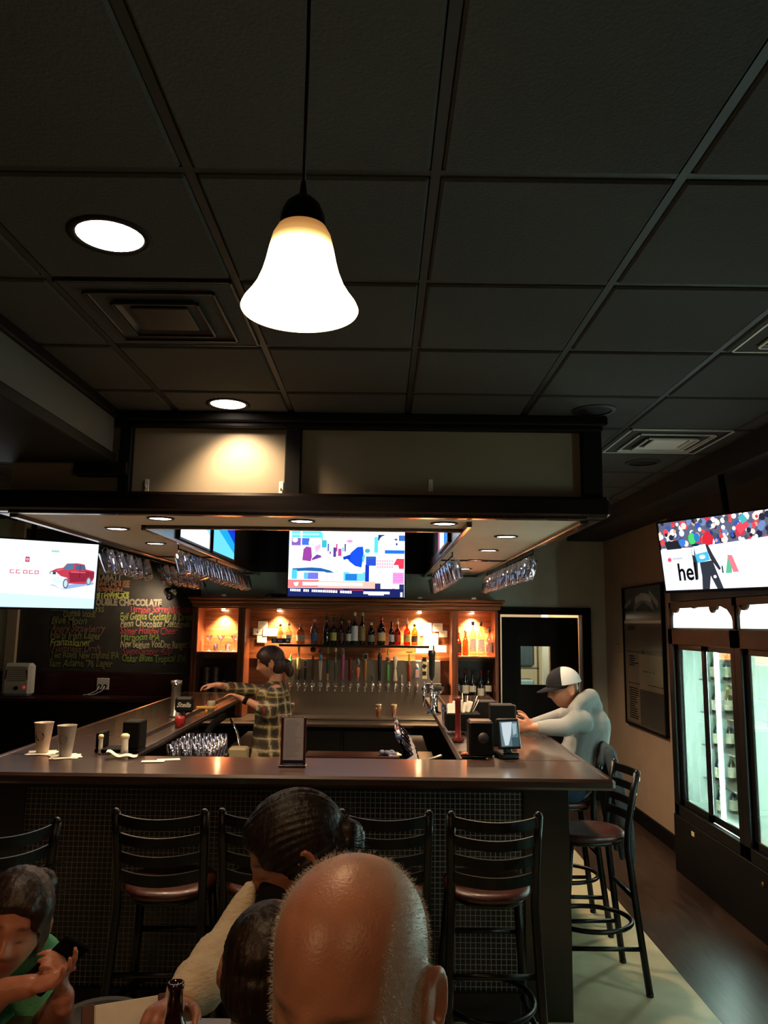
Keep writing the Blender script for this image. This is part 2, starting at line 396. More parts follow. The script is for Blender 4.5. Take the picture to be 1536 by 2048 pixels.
# recessed downlights
def downlight(x,y,z,r,label,e,group,size=95,tilt=None,lit=True):
    d=thing('recessed_downlight',label,'ceiling light',(x,y,z),group=group)
    m=MB(); m.lathe([(r*1.0,-.001),(r*1.2,-.001),(r*1.22,-.006),(r*1.0,-.009),(r*.95,-.003)],n=28,cap=False); m.build('trim_ring',M['black'] if z>2.9 else M['bronze'],d)
    m=MB(); m.lathe([(r*.97,-.004),(r*.6,-.0045),(0,-.005)],n=28,cap=False)
    m.build('lamp_lens',M['lampwhite'] if lit else M['black'],d)
    if lit: spot('downlight_beam',(x,y,z-.03),(x,y,0) if tilt is None else tilt,e*7,size if tilt is not None or z>2.9 else 150,.9)
    return d
G='recessed lights under the bar canopy'
names=['first','second','third','last']
for i,(x,y) in enumerate([(.76,4.75),(.775,5.66),(.785,6.56),(.80,7.57)]):
    downlight(x,y,SB,.062,'round downlight under the right canopy wing, %s from the front'%names[i],9,G)
for i,(x,y) in enumerate([(-1.60,4.59),(-1.62,5.45),(-1.62,6.5),(-1.62,7.5)]):
    if i<2: downlight(x,y,SB,.062,'round downlight under the left canopy wing, %s from the front'%names[i],8,G)
for i,(x,y) in enumerate([(-1.2,4.1),(-.445,4.14),(.33,4.17)]):
    downlight(x,y,SB,.062,'round downlight in the front strip of the canopy, %s'%(['leftmost','middle one','rightmost'][i]),8,G)
downlight(-.80,2.085,CZ+.001,.098,'large lit round downlight in the dark ceiling left of the pendant',3,'recessed lights in the tiled ceiling',70)
downlight(-.80,3.80,CZ+.001,.092,'lit round downlight in the ceiling just above the canopy panel',8,'recessed lights in the tiled ceiling',110,tilt=(-.74,3.97,2.45))
# ceiling speakers
for i,(x,y) in enumerate([(1.07,3.83),(1.735,5.07)]):
    s_=thing('ceiling_speaker',['dark round ceiling speaker just above the canopy corner','dark round ceiling speaker beyond the far air vent'][i],'speaker',(x,y,CZ))
    m=MB(); m.lathe([(.085,0),(.115,0),(.112,-.008),(.088,-.01)],n=26,cap=False); m.build('rim',M['grid'],s_)
    m=MB(); m.lathe([(.09,-.004),(.06,-.007),(0,-.009)],n=26,cap=False); m.build('grille',M['black'],s_)
# air diffusers (square louvred, 24 in)
def vent(x0,y0,label,mt,w=.585):
    v=thing('air_vent',label,'air vent',(x0+.3,y0+.3,CZ))
    m=MB()
    for k,(a,zz) in enumerate([(w/2,-.002),(w/2-.07,-.012),(w/2-.14,-.02)]):
        i=a-.045
        # sloped square ring louvre
        vs=[(-a,-a,zz),(a,-a,zz),(a,a,zz),(-a,a,zz),(-i,-i,zz+.035),(i,-i,zz+.035),(i,i,zz+.035),(-i,i,zz+.035)]
        m.add(vs,[(0,1,5,4),(1,2,6,5),(2,3,7,6),(3,0,4,7)],False)
        m.bx(-a,a,-a,-a+.008,zz-.004,zz+.004); m.bx(-a,a,a-.008,a,zz-.004,zz+.004); m.bx(-a,-a+.008,-a,a,zz-.004,zz+.004); m.bx(a-.008,a,-a,a,zz-.004,zz+.004)
    m.build('louvre_rings',mt,v)
    m=MB(); m.bx(-.1,.1,-.1,.1,-.018,-.008,.003); m.build('centre_plate',mt,v)
    m=MB(); m.bx(-.285,.285,-.285,.285,-.001,.0008); m.build('duct_opening',M['black'],v)
vw=mat('pale_vent_enamel','#dde4dc',.45,bump=.02); vd=mat('dark_vent_enamel','#241f1a',.5,bump=.02)
vent(1.375,4.20,'pale square air vent in the ceiling by the canopy corner',vw)
vent(1.375,2.37,'pale square air vent cut by the right picture edge',vw)
vent(-1.10,2.37,'dark square air vent in the ceiling left of the pendant',vd)

# small adhesive hooks on the soffit panel
for i,(x,z) in enumerate([(-1.257,2.56),(-.545,2.556),(.246,2.579)]):
    h=thing('wall_hook',['white adhesive hook at left end of the lit canopy panel','white adhesive hook beside the canopy centre post','dim adhesive hook low on the right canopy panel'][i],'hook',(x,4.02,z),group='hooks on the canopy')
    m=MB(); m.box((0,-.005,0),(.024,.008,.068),None,.003); m.build('back_plate',M['white'],h)
    m=MB(); m.tube([(0,-.01,-.005),(0,-.022,-.016),(0,-.03,-.012),(0,-.032,.0)],.004,6); m.build('hook_arm',M['white'],h)

# ------------------------------------------------------------------ pendant lamp
px_,py_=-.139,1.175
t=thing('pendant_lamp','glowing bell shaped glass pendant lamp hanging from the ceiling','pendant lamp',(px_,py_,0))
b=MB(); b.tube([(0,0,2.945),(.001,0,2.8),(.0,0,2.56)],.0032,8); b.build('cord',M['cord'],t)
b=MB(); b.lathe([(.0,2.948),(.04,2.946),(.042,2.94),(.035,2.932),(.012,2.93),(0,2.914)],n=24); b.build('canopy',M['bronze'],t)
b=MB(); b.lathe([(r_*.94,z_-.0565) for r_,z_ in [(.004,2.625),(.006,2.61),(.008,2.598),(.018,2.594),(.030,2.583),(.038,2.565),(.041,2.545),(.040,2.535),(0,2.53)]],n=28); b.build('socket_cup',M['bronze'],t)
m,nt,out=newmat('lit_shade_glass')
tc=nt.nodes.new('ShaderNodeTexCoord'); sp=nt.nodes.new('ShaderNodeSeparateXYZ'); nt.links.new(tc.outputs['Object'],sp.inputs[0])
mr=nt.nodes.new('ShaderNodeMapRange'); mr.inputs[1].default_value=2.343; mr.inputs[2].default_value=2.493; nt.links.new(sp.outputs['Z'],mr.inputs[0])
cr=nt.nodes.new('ShaderNodeValToRGB'); e=cr.color_ramp.elements; e[0].position=0; e[0].color=(1.0,.72,.36,1); e[1].position=1; e[1].color=(.22,.085,.02,1)
for p_,c_ in((.10,(1,.80,.5,1)),(.62,(1,.80,.5,1)),(.76,(.62,.33,.10,1)),(.88,(.36,.16,.045,1))):
    q=e.new(p_); q.color=c_
nt.links.new(mr.outputs[0],cr.inputs[0])
st=nt.nodes.new('ShaderNodeMapRange'); st.inputs[1].default_value=.62; st.inputs[2].default_value=.80; st.inputs[3].default_value=7; st.inputs[4].default_value=1.35; nt.links.new(mr.outputs[0],st.inputs[0])
em_=nt.nodes.new('ShaderNodeEmission'); nt.links.new(cr.outputs[0],em_.inputs[0]); nt.links.new(st.outputs[0],em_.inputs[1]); nt.links.new(em_.outputs[0],out.inputs[0])
prof=[(.030,2.548),(.042,2.541),(.050,2.525),(.0555,2.50),(.060,2.475),(.066,2.45),(.075,2.425),(.086,2.405),(.096,2.39),(.1,2.38)]
prof=prof+[(.0985,2.377),(.094,2.386),(.083,2.402),(.072,2.423),(.062,2.45),(.055,2.478),(.046,2.52),(.028,2.54)]
b=MB(); b.lathe([(r_*.94,(z_-2.548)*.86+2.4915) for r_,z_ in prof],n=48,cap=False)
b.build('glass_shade',m,t)
b=MB(); b.ball((0,0,2.41),(.028,.028,.036)); b.build('bulb',emit('bulb_glow','#fff0d8',20),t)
point('pendant_light',(px_,py_,2.335),8,'#ffc48a',.05)

# ================================================================== BAR
t=thing('bar_counter','dark bar front faced in tiny black mosaic tiles with wood end posts','bar',(0,0,0))
b=MB(); b.bx(-1.76,.70,3.95,4.0,.12,1.06); b.build('mosaic_front',M['mosaic'],t)
b=MB(); b.bx(-1.93,.90,3.97,4.075,0,1.11); b.bx(.78,.895,4.0,7.74,0,1.11); b.bx(-1.93,-1.78,4.0,7.74,0,1.11); b.build('bar_body',M['blackwood'],t)
b=MB(); b.bx(.70,.925,3.935,3.97,0,1.11,.004); b.build('corner_post',M['blackwood'],t)
b=MB(); b.bx(-1.95,-1.74,3.935,3.97,0,1.11,.004); b.build('corner_post',M['blackwood'],t)
b=MB(); b.bx(-1.74,.70,3.93,3.97,0,.13,.004); b.build('rail_board',M['blackwood'],t)
b=MB(); b.bx(-1.74,.70,3.93,3.97,1.04,1.11,.004); b.build('rail_board',M['blackwood'],t)
b=MB(); b.bx(-1.74,.70,3.78,3.93,1.08,1.11); b.build('top_support',M['blackwood'],t)
BT=1.165
t=thing('bar_worktop','glossy dark wood U shaped bar top with rounded edge','bar top',(0,0,0))
b=MB(); b.bx(-1.93,1.04,3.61,4.10,BT-.03,BT,.006); b.build('front_slab',M['bartop'],t)
for x0,x1,y1 in((.56,1.04,7.75),(-1.93,-1.46,7.75)):
    b=MB(); b.bx(x0,x1,4.101,y1,BT-.03,BT,.006); b.build('side_slab',M['bartopY'],t)
b=MB(); b.bx(-1.95,1.055,3.595,3.64,BT-.045,BT+.004,.012); b.bx(1.02,1.06,3.6,7.75,BT-.045,BT+.004,.012); b.bx(-1.95,-1.91,3.6,7.75,BT-.045,BT+.004,.012); b.build('bullnose_edge',M['bartop'],t)
b=MB(); b.bx(-1.44,.54,4.08,4.115,BT-.05,BT-.004,.004); b.build('inner_edge',M['blackwood'],t)
b=MB()
M['rail']=mat('dull_metal_rail','#6d625c',.35,.8,noise=.2,scale=12)
for x0,x1,y1 in((.41,.56,7.75),(-1.46,-1.29,7.75)):
    b=MB(); b.bx(x0,x1,4.13,y1,BT-.035,BT-.025)
    for xa in(x0,x1-.012): b.bx(xa,xa+.012,4.13,y1,BT-.035,BT+.003,.003)
    b.build('drink_rail',M['rail'],t)
# under-bar back side (inner faces)
t=thing('underbar_station','dark stainless underbar sink bench along the inside of the bar','sink bench',(0,0,0))
b=MB(); b.bx(-1.28,-1.08,4.3,7.6,.0,.82,.01); b.build('left_cabinet',M['black'],t)
b=MB(); b.bx(-1.28,-.88,4.35,5.78,.83,.86,.006); b.build('drainboard',M['steel'],t)
b=MB(); b.bx(.24,.40,4.3,7.6,.0,.80,.01); b.build('right_cabinet',M['black'],t)

# ------------------------------------------------------------------ bar stools
def make_stool(label,group):
    t=thing('bar_stool',label,'bar stool',(0,0,0),group=group)
    # seat shaped like a rounded shield
    n=28; poly=[]
    for i in range(n):
        a=2*PI*i/n; x=.183*math.copysign(abs(math.cos(a))**.75,math.cos(a)); y=.20*math.copysign(abs(math.sin(a))**.8,math.sin(a)); x*=1+.10*(y/.2); poly.append((x,y))
    vs=[];fs=[]
    lv=[(.90,.728),(1.0,.738),(1.0,.752),(.95,.764),(.8,.766),(.45,.758),(.0,.756)]
    for k,z in lv:
        for x,y in poly: vs.append((x*k,y*k,z))
    for i in range(len(lv)-1):
        for q in range(n): fs.append((i*n+q,i*n+(q+1)%n,(i+1)*n+(q+1)%n,(i+1)*n+q))
    fs.append(tuple(range(n))[::-1])
    b=MB(); b.add(vs,fs,True); b.build('seat',M['seat'],t)
    b=MB(); b.tube([(x*.82,y*.82,.718) for x,y in poly],.012,8,True); b.build('seat_frame',M['metalblack'],t)
    for s in(-1,1):
        b=MB(); b.tube([(s*.15,.13,.72),(s*.175,.165,.40),(s*.20,.20,.012)],.0185,10); b.cyl((s*.20,.20,.016),(s*.201,.201,0),.019,n=12); b.build('leg',M['metalblack'],t)
    for s in(-1,1):
        b=MB(); b.tube([(s*.20,-.245,.012),(s*.185,-.20,.38),(s*.172,-.165,.70),(s*.172,-.168,.80),(s*.176,-.20,.98),(s*.178,-.225,1.085)],.0185,10)
        b.ball((s*.178,-.227,1.087),.0165,10,6); b.cyl((s*.20,-.245,.016),(s*.2,-.246,0),.019,n=12); b.build('back_post',M['metalblack'],t)
    def arc(z,h,k,yo):
        b=MB(); n=12; vs=[];fs=[]
        for i in range(n+1):
            u=-1+2*i/n; x=u*.172; y=yo-.062*(1-u*u); dz=-.010*(1-u*u)
            for (dy,z2) in((-.006,z-h/2),(.006,z-h/2),(.006,z+h/2),(-.006,z+h/2)): vs.append((x,y+dy,z2+dz))
        for i in range(n):
            for q in range(4): fs.append((i*4+q,i*4+(q+1)%4,i*4+4+(q+1)%4,i*4+4+q))
        fs.append((0,1,2,3)); fs.append((n*4+3,n*4+2,n*4+1,n*4)); b.add(vs,fs,False); return b
    for z,h,yo in((1.06,.042,-.222),(.985,.04,-.202),(.91,.04,-.187),(.835,.045,-.175)): arc(z,h,0,yo).build('back_slat',M['metalblack'],t)
    b=MB(); ring=[]
    for i in range(28):
        a=2*PI*i/28; ring.append((.188*math.cos(a),.215*math.sin(a)-.01,.30))
    b.tube(ring,.013,8,True); b.build('footrest_ring',M['metalblack'],t)
    for pp in([(-.18,.18,.22),(-.192,-.22,.22)],[(.18,.18,.22),(.192,-.22,.22)],[(-.18,.17,.50),(.18,.17,.50)],[(-.18,-.19,.46),(.18,-.19,.46)]):
        b=MB(); b.tube(pp,.012,8); b.build('stretcher',M['metalblack'],t)
    return t
SG='ladder back stools around the bar'
st0=make_stool('black ladder back bar stool at the bar front, right of the bald man','x')
st0['group']=SG
st0.location=(.462,3.50,0); st0.rotation_euler=(0,0,R(1))
dup(st0,(.025,3.51,0),R(-1),'black ladder back bar stool directly behind the bald man')
dup(st0,(-.465,3.50,0),R(0),'black ladder back bar stool behind the dark haired woman')
dup(st0,(-.892,3.48,0),R(1),'black ladder back bar stool left of the woman, full back visible')
dup(st0,(-1.52,3.15,0),R(40),'turned black ladder back stool with orange brown seat at left picture edge')
dup(st0,(1.125,4.40,0),R(92),'nearest black ladder back stool along the right side of the bar')
dup(st0,(1.155,5.16,0),R(90),'black ladder back stool under the man in the grey hoodie')
#PART2
def ray(x,y):
    return fw+rr*((x-768)/F)-uu*((y-1024)/F)
def at(x,y,Y=None,Z=None,X=None):
    d=ray(x,y); t=Y/d.y if Y is not None else ((Z-C)/d.z if Z is not None else X/d.x); return Vector((d.x*t,d.y*t,C+d.z*t))
# ================================================================== BACK BAR CABINET
t=thing('back_bar_cabinet','cherry wood back bar cabinet with crown molding and lit bays','cabinet',(0,0,0))
W,WV=M['cabwood'],M['cabwoodV']
b=MB(); b.bx(-2.06,1.29,8.16,8.64,2.085,2.115,.01); b.bx(-2.04,1.27,8.19,8.64,2.05,2.085,.012); b.bx(-2.02,1.25,8.22,8.64,2.01,2.05,.006); b.build('crown_molding',W,t)
b=MB(); b.bx(-2.0,1.22,8.25,8.64,1.995,2.01); b.build('top_board',W,t)
for x0,x1 in((-2.02,-1.955),(-1.53,-1.455),(.735,.80),(1.19,1.225)):
    b=MB(); b.bx(x0,x1,8.24,8.64,.872,2.0,.004)
    for k in(.25,.75): xx_=x0+(x1-x0)*k; b.bx(xx_-.006,xx_+.006,8.234,8.245,.9,1.97,.002)
    b.build('upright',WV,t)
b=MB(); b.bx(-1.955,1.19,8.56,8.64,1.46,1.995); b.build('back_board',W,t)
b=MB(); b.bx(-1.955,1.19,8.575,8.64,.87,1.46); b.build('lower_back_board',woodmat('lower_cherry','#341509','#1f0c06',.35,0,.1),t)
for x0,x1,z in((-1.955,-1.53,1.54),(.80,1.19,1.525)):
    b=MB(); b.bx(x0,x1,8.25,8.56,z-.02,z,.003); b.build('bay_shelf',WV,t)
b=MB(); b.bx(.80,1.19,8.25,8.575,1.03,1.05,.003); b.build('wine_shelf',WV,t)
b=MB(); b.bx(-1.10,.50,8.32,8.52,1.612,1.624,.002); b.build('glass_shelf',glass('shelf_glass','#8a9a90',.1),t)
b=MB(); b.bx(-1.10,.50,8.31,8.325,1.600,1.626,.002); b.build('shelf_front_rail',M['blackwood'],t)
for i,(x,z) in enumerate([(-1.735,1.995),(-1.128,1.995),(.40,1.995),(.975,1.995)]):
    d=thing('puck_light','small puck light glowing under the cabinet top, %s'%['in the left bay','above the left papers','above the right papers','in the right bay'][i],'puck light',(x,8.47,z-.001),group='puck lights in the back bar')
    m=MB(); m.lathe([(.028,0),(.036,0),(.036,-.010),(.026,-.012)],n=20,cap=False); m.build('puck_rim',M['chrome'],d)
    m=MB(); m.lathe([(.026,-.009),(.022,-.018),(.013,-.024),(0,-.026)],n=20,cap=False); m.build('puck_lens',M['puck'],d)
    spot('puck_beam',(x,8.49,z-.035),(x+.0,8.525,1.2),[300,240,620,560][i],104,.95,'#ffd29c',.02)
for x,lb in((-1.06,'left end near the bartender'),(.47,'right end above the last taps')):
    d=thing('puck_light','tiny puck light under the glass shelf at the %s'%lb,'puck light',(x,8.38,1.611),group='puck lights under the glass shelf')
    m=MB(); m.lathe([(.016,0),(.022,0),(.022,-.008),(.014,-.010)],n=16,cap=False); m.build('puck_rim',M['chrome'],d)
    m=MB(); m.lathe([(.014,-.007),(0,-.009)],n=16,cap=False); m.build('puck_lens',M['puck'],d)
    spot('puck_beam',(x,8.33,1.59),(x+.12,8.38,.9),16,130,.95,'#ffcf98',.02)
# steel tap wall and back counter
t=thing('tap_wall','brushed steel tap wall panel behind the bar','tap wall',(0,0,0))
b=MB(); b.bx(-1.03,.625,8.40,8.56,.885,1.465,.004); b.build('steel_panel',M['steel'],t)
b=MB(); b.bx(-1.03,.625,8.10,8.399,.872,.892,.004); b.build('drip_tray',M['steel'],t)
t=thing('back_counter','dark back counter with steel top below the tap wall','counter',(0,0,0))
b=MB(); b.bx(-2.0,1.22,7.78,8.63,.84,.87,.006); b.build('counter_slab',mat('dull_steel_counter','#5b5148',.35,.7,noise=.2,scale=10),t)
b=MB(); b.bx(-2.0,1.22,7.84,8.63,.05,.84); b.build('cooler_body',M['black'],t)
for k in range(4):
    b=MB(); x=-1.95+k*.79; b.bx(x,x+.76,7.815,7.84,.10,.80,.006); b.build('cooler_door',M['black'],t)
t=thing('work_shelf','low brown work shelf in front of the back counter','shelf',(0,0,0))
b=MB(); b.bx(-.70,.17,7.30,7.60,.62,.645,.004); b.build('shelf_board',M['redpanel'],t)
for x in(-.66,.12):
    b=MB(); b.bx(x-.02,x+.02,7.33,7.57,0,.62); b.build('shelf_leg',M['black'],t)
c_=MB(); 
for i in range(6):
    c_.ball((.01+.022*i,7.40+.02*math.sin(i*2),.665+.008*math.cos(i*3)),(.03,.035,.02),10,6)
tag(c_.build('bar_towel',mat('blue_white_cloth','#8a93b5',.9,noise=.5,scale=25)),'crumpled pale blue cloth lying on the low work shelf','cloth')
p_=MB(); p_.box((.20-.08,7.42,.65),(.13,.14,.006),(0,0,.3)); tag(p_.build('order_pad',M['paper']),'white paper pad on the low work shelf beside the cloth','paper')

# ---- printed papers pinned in the cabinet
def paper(name,cx,cz,w,h,label,shapes,grp,y=8.555,c=M['paper'],tilt=0,cat='paper sheet'):
    o=picture(name,w,h,[('#e9e2d4',(0,0,100,100))]+shapes,None,M['print'],(0,0,100,100),loc=(cx,y,cz),rot=(0,R(tilt),0)); return tag(o,label,cat,grp)
def scrib(n,c='#8b7f75',x0=10,x1=90,y0=12,dy=9): return [(c,(x0+random.random()*6,y0+i*dy,x0+(x1-x0)*(.55+.45*random.random()),y0+i*dy+2.5)) for i in range(n)]
G='notices pinned inside the back bar'
paper('paper_notice',-1.315,1.825,.105,.075,'topmost small white notice of the left cross shaped cluster',scrib(4),G)
paper('paper_notice',-1.365,1.75,.105,.07,'left white notice with small blue drawing in the left cluster',[('#5f86b0',ell(45,60,12,22)),('#b5c46a',ell(72,50,8,18))],G,8.551)
paper('paper_notice',-1.23,1.745,.16,.08,'brightest white notice at right arm of the left cluster',scrib(3),G,8.547)
paper('paper_notice',-1.32,1.67,.105,.075,'lowest notice with writing in the left cluster',scrib(6),G,8.551)
for i,(x,z,w_,h_,lb) in enumerate([(.475,1.80,.13,.14,'large white notice at top left of the right cluster'),(.605,1.82,.11,.09,'small printed notice at top right of the right cluster'),
    (.53,1.69,.16,.13,'white notice in the middle of the right cluster'),(.665,1.75,.09,.07,'small notice sticking out at the right of the right cluster'),
    (.46,1.585,.18,.08,'wide white notice at bottom left of the right cluster'),(.635,1.59,.13,.075,'pinkish printed notice at bottom right of the right cluster')]):
    paper('paper_notice',x,z,w_,h_,lb,scrib(5 if h_>.1 else 4),G,8.553-.003*i)

# ---- bottles
def bottle(x,y,z,h,r,neck,glassc,label,lab=None,cap='#111111',pour=False,kind='round',labz=(.18,.42),cat='bottle',grp=None,name='liquor_bottle',liquid=None):
    t=thing(name,label,cat,(x,y,z),group=grp)
    sh=h*(.62 if kind!='squat' else .68)
    prof=[(0,.004),(r*.9,0),(r,.008),(r,sh*.9 if kind!='wine' else sh*.85),(r*.92,sh*.97),(neck*1.5,sh*1.14),(neck,sh*1.25),(neck,h*.97),(neck*1.15,h*.975),(neck*1.15,h)]
    gm=M.get('g'+glassc)
    if gm is None:
        gm=glass('bottle_glass_'+glassc.strip('#'),glassc,.10,.06); M['g'+glassc]=gm
    m=MB(); m.lathe(prof,n=16,sy=.8 if kind=='squat' else 1); m.build('glass_body',gm,t)
    if lab:
        m=MB(); l0,l1=h*labz[0],h*labz[1]; k=r*1.015; m.lathe([(k,l0),(k,l1)],n=16,cap=False,sy=.8 if kind=='squat' else 1); m.build('paper_label',mat('label_'+lab.strip('#'),lab,.6,noise=.35,scale=60),t)
    m=MB(); m.lathe([(neck*1.25,h*.9),(neck*1.3,h*1.02),(0,h*1.02)],n=12)
    if pour: m.tube([(0,0,h*1.02),(0,0,h*1.08),(.008,0,h*1.15)],.004,6)
    m.build('bottle_cap' if not pour else 'pour_spout',mat('cap_'+cap.strip('#'),cap,.4),t)
    return t
SG='bottles on the glass shelf above the taps'
Z=1.626
spec=[ # px x, top y, r, colour, label colour, cap, pour, kind, description
(560,1243,.034,'#f0d9b0',None,'#caa66a',True,'round','clear bottle with tan spout at left end of the glass shelf'),
(577,1241,.034,'#f2e6d0','#e8e2d8','#d8d8d8',True,'round','clear bottle with white label, second from left on the glass shelf'),
(601,1247,.045,'#c9a77a','#bfae94','#a58a5c',False,'squat','squat ornate amber bottle left of the blue label bottle'),
(628,1238,.042,'#b9c4d8','#4d6496','#b58a70',False,'squat','broad bottle with blue and white label on the glass shelf'),
(652,1226,.036,'#1c2620',None,'#10201a',True,'round','dark green bottle without label right of the blue label one'),
(666.5,1228,.036,'#243c1c','#c9c257','#14361c',True,'round','green bottle with yellow label on the glass shelf'),
(682,1230,.033,'#2a1712','#5e3b30','#241412',True,'round','dark brown bottle with dull brown label'),
(697,1240,.034,'#101416','#cfd0c6','#8a6a4a',False,'round','black bottle with cream diamond label'),
(709,1224,.036,'#0c0f12','#d7dde2','#d9d6a0',False,'wine','black bottle with tall white label and pale cap'),
(724.5,1224,.033,'#5c4c22','#8f7a45','#b0a46a',False,'wine','slim olive gold bottle near the middle of the glass shelf'),
(742,1245,.040,'#17120d','#77745c','#c8c2a4',False,'squat','squat dark bottle with grey green label'),
(762.5,1234,.044,'#3a1410','#c9b083','#b8242e',False,'squat','square bottle with red neck and cream label'),
(783,1243,.032,'#17141a','#bfc4d0','#17141c',False,'round','slim black bottle with white label'),
(795,1237,.036,'#b04a1c','#b53a20','#e0d8c8',True,'round','orange bottle with white spout on the glass shelf'),
(814,1236,.038,'#c9692c','#c5b66a','#e8e0d0',True,'round','bottle of orange liquor with green cream label and spout'),
(829,1248,.034,'#e0a83c','#4c3a2c','#2a2a2a',False,'squat','golden squat bottle at right end of the glass shelf')]
for x,ty,r,gc,lc,cp,po,kd,lb in spec:
    p=at(x,1285,Y=8.42); h=(at(x,ty,Y=8.42).z-Z)/(1.15 if po else 1.02)
    bottle(p.x,8.42,Z,h,r,.012,gc,lb,lc,cp,po,kd,(.15,.45) if kd!='wine' else (.12,.58),grp=SG)
# small dark sign on the shelf
sg=thing('shelf_sign','small dark blue sign lying against the bottles at left of the glass shelf','sign',(-1.085,8.345,1.66))
picture('sign_face',.20,.052,[('#24384a',(0,0,100,30)),('#6fa0a8',(8,6,24,24)),('#9a8fb0',(34,8,58,22)),('#bfe0e8',(78,7,93,20))],sg,M['print'],(0,0,100,30),loc=(.0,-.005,0))
m=MB(); m.bx(-.1,.1,-.003,.003,-.026,.026); m.build('sign_board',M['black'],sg)
RG='bottles in the lit right bay of the back bar'
for x,ty,r,gc,lc,cp,po,lb in [(917,1257,.033,'#c0703a','#4a2c22','#8c7a60',True,'amber bottle with dark label at left of the right bay'),(931,1254,.033,'#d89a50',None,'#c0b8a8',True,'amber bottle with spout, second in the right bay'),
    (946,1243,.037,'#fff2d8','#f4efe2','#3a2a78',False,'white label bottle with purple cap in the right bay'),(962,1236,.038,'#fff4e0','#fbf6ea','#4a3a3a',True,'tall bright bottle with spout in the right bay'),(979,1250,.036,'#e8d0d0','#c9a6a4','#555555',True,'clear pinkish bottle at right of the right bay')]:
    p=at(x,1310,Y=8.42); h=(at(x,ty,Y=8.42).z-1.526)/(1.15 if po else 1.02)
    bottle(p.x,8.42,1.526,h,r,.013,gc,lb,lc,cp,po,'round',(.12,.5),grp=RG)
WG='wine bottles on the low right shelf'
for i,(x,lz,c) in enumerate([(916,None,'#0d1a12'),(931,(.25,.52),'#10100e'),(945.5,(.30,.50),'#13100e'),(962,(.12,.42),'#1a0c0c'),(977,(.32,.52),'#0f0f0d')]):
    p=at(x,1400,Y=8.42)
    bottle(p.x,8.42,1.051,.315,.037,.013,c,['unlabelled dark green wine bottle at left of the low shelf','dark wine bottle with white label, second on the low shelf','dark wine bottle with round white label, third on the low shelf','wine bottle with red neck and low white label','dark wine bottle with cream label at right of the low shelf'][i],None if lz is None else '#d6cfbd',['#20382a','#5a1d1a','#20201e','#7a1f1f','#2a2420'][i],False,'wine',lz or (.2,.4),grp=WG,name='wine_bottle')
# martini and rocks glasses in the left bay
def martini(x,label):
    t=thing('martini_glass',label,'glass',(x,8.42,1.541),group='glasses in the lit left bay')
    m=MB(); m.lathe([(.036,0),(.034,.004),(.004,.008),(.0035,.09),(.006,.098),(.048,.165),(.046,.165),(.003,.1)],n=18,cap=False); m.build('stemmed_glass',M['mugglass'],t)
for x,l in((417,'martini glass at left of the lit left bay'),(441,'martini glass in the middle of the lit left bay'),(468,'martini glass at right of the lit left bay')):
    martini(at(x,1300,Y=8.42).x,l)
for x,l in((431,'short glass between the left and middle martini glasses'),(455,'short glass between the middle and right martini glasses')):
    t=thing('short_glass',l,'glass',(at(x,1300,Y=8.36).x,8.36,1.541),group='glasses in the lit left bay')
    m=MB(); m.lathe([(.026,0),(.034,.075),(.032,.075),(.025,.006),(0,.006)],n=16,cap=False); m.build('tumbler_body',M['mugglass'],t)
# stacked metal cups in lower left bay
for x,l,h in((413,'tall stack of metal shaker cups at left below the lit bay',.30),(431,'tall stack of metal shaker cups at right below the lit bay',.29),(448,'short stack of metal cups below the lit bay',.17)):
    t=thing('cup_stack',l,'cup stack',(at(x,1370,Y=8.4).x,8.4,.871+.19),group='metal cup stacks')
    m=MB()
    for k in range(int(h/.035)): m.lathe([(.030,k*.035),(.038,k*.035+.07),(.040,k*.035+.07),(.032,k*.035)],n=16,cap=False)
    m.build('nested_cups',M['steel'],t)
b=MB(); b.bx(-1.955,-1.53,8.26,8.575,1.04,1.06,.003); b.build('cup_shelf',WV,bpy.data.objects['back_bar_cabinet'])

# ---- taps on the wall
def tap(px,hy,spec,label,grp='beer taps on the steel wall'):
    p=at(px,1375,Y=8.36); x=p.x
    t=thing('beer_tap',label,'beer tap',(x,8.36,1.20),group=grp)
    m=MB(); m.cyl((0,.045,0),(0,0,0),.012,n=10); m.lathe([(.026,0),(.026,.008),(.014,.012)],(0,.04,0),14,rot=(PI/2,0,0)); m.build('shank',M['chrome'],t)
    m=MB(); m.ball((0,-.008,.0),(.016,.018,.02),12,8); m.tube([(0,-.008,-.005),(0,-.02,-.03),(0,-.022,-.06)],[.010,.009,.007],8); m.cyl((0,-.005,.015),(0,-.003,.05),.006,n=8); m.build('faucet',M['chrome'],t)
    top=at(px,hy,Y=8.36).z-1.20
    spec(t,.05,top)
def hm(c): 
    k='h'+c
    if k not in M: M[k]=mat('handle_'+c.strip('#'),c,.35,noise=.15,scale=40)
    return M[k]
def shaft(c,r0,r1,lo=0,hi=1,n=10):
    def f(t,z0,z1):
        a=z0+(z1-z0)*lo; b_=z0+(z1-z0)*hi; m=MB(); r2=r0*1.25; r3=r1*1.25; m.lathe([(r2*.6,a),(r2,a+.01),(r3,b_-.012),(r3*.7,b_),(0,b_)],n=n); m.build('handle',hm(c),t)
    return f
def multi(*fs):
    def f(t,z0,z1):
        for q in fs: q(t,z0,z1)
    return f
def disc(c,u,r,rz=None,c2=None):
    def f(t,z0,z1):
        z=z0+(z1-z0)*u; m=MB(); m.lathe([(0,-.008),(r,-.008),(r,.004),(0,.006)],(0,-.008,z),18,rot=(PI/2,0,0),sy=(rz or r)/r); m.build('emblem',hm(c),t)
        if c2:
            m=MB(); m.lathe([(r*.6,0),(0,.001)],(0,-.0165,z),16,rot=(PI/2,0,0),sy=(rz or r)/r); m.build('emblem_centre',hm(c2),t)
    return f
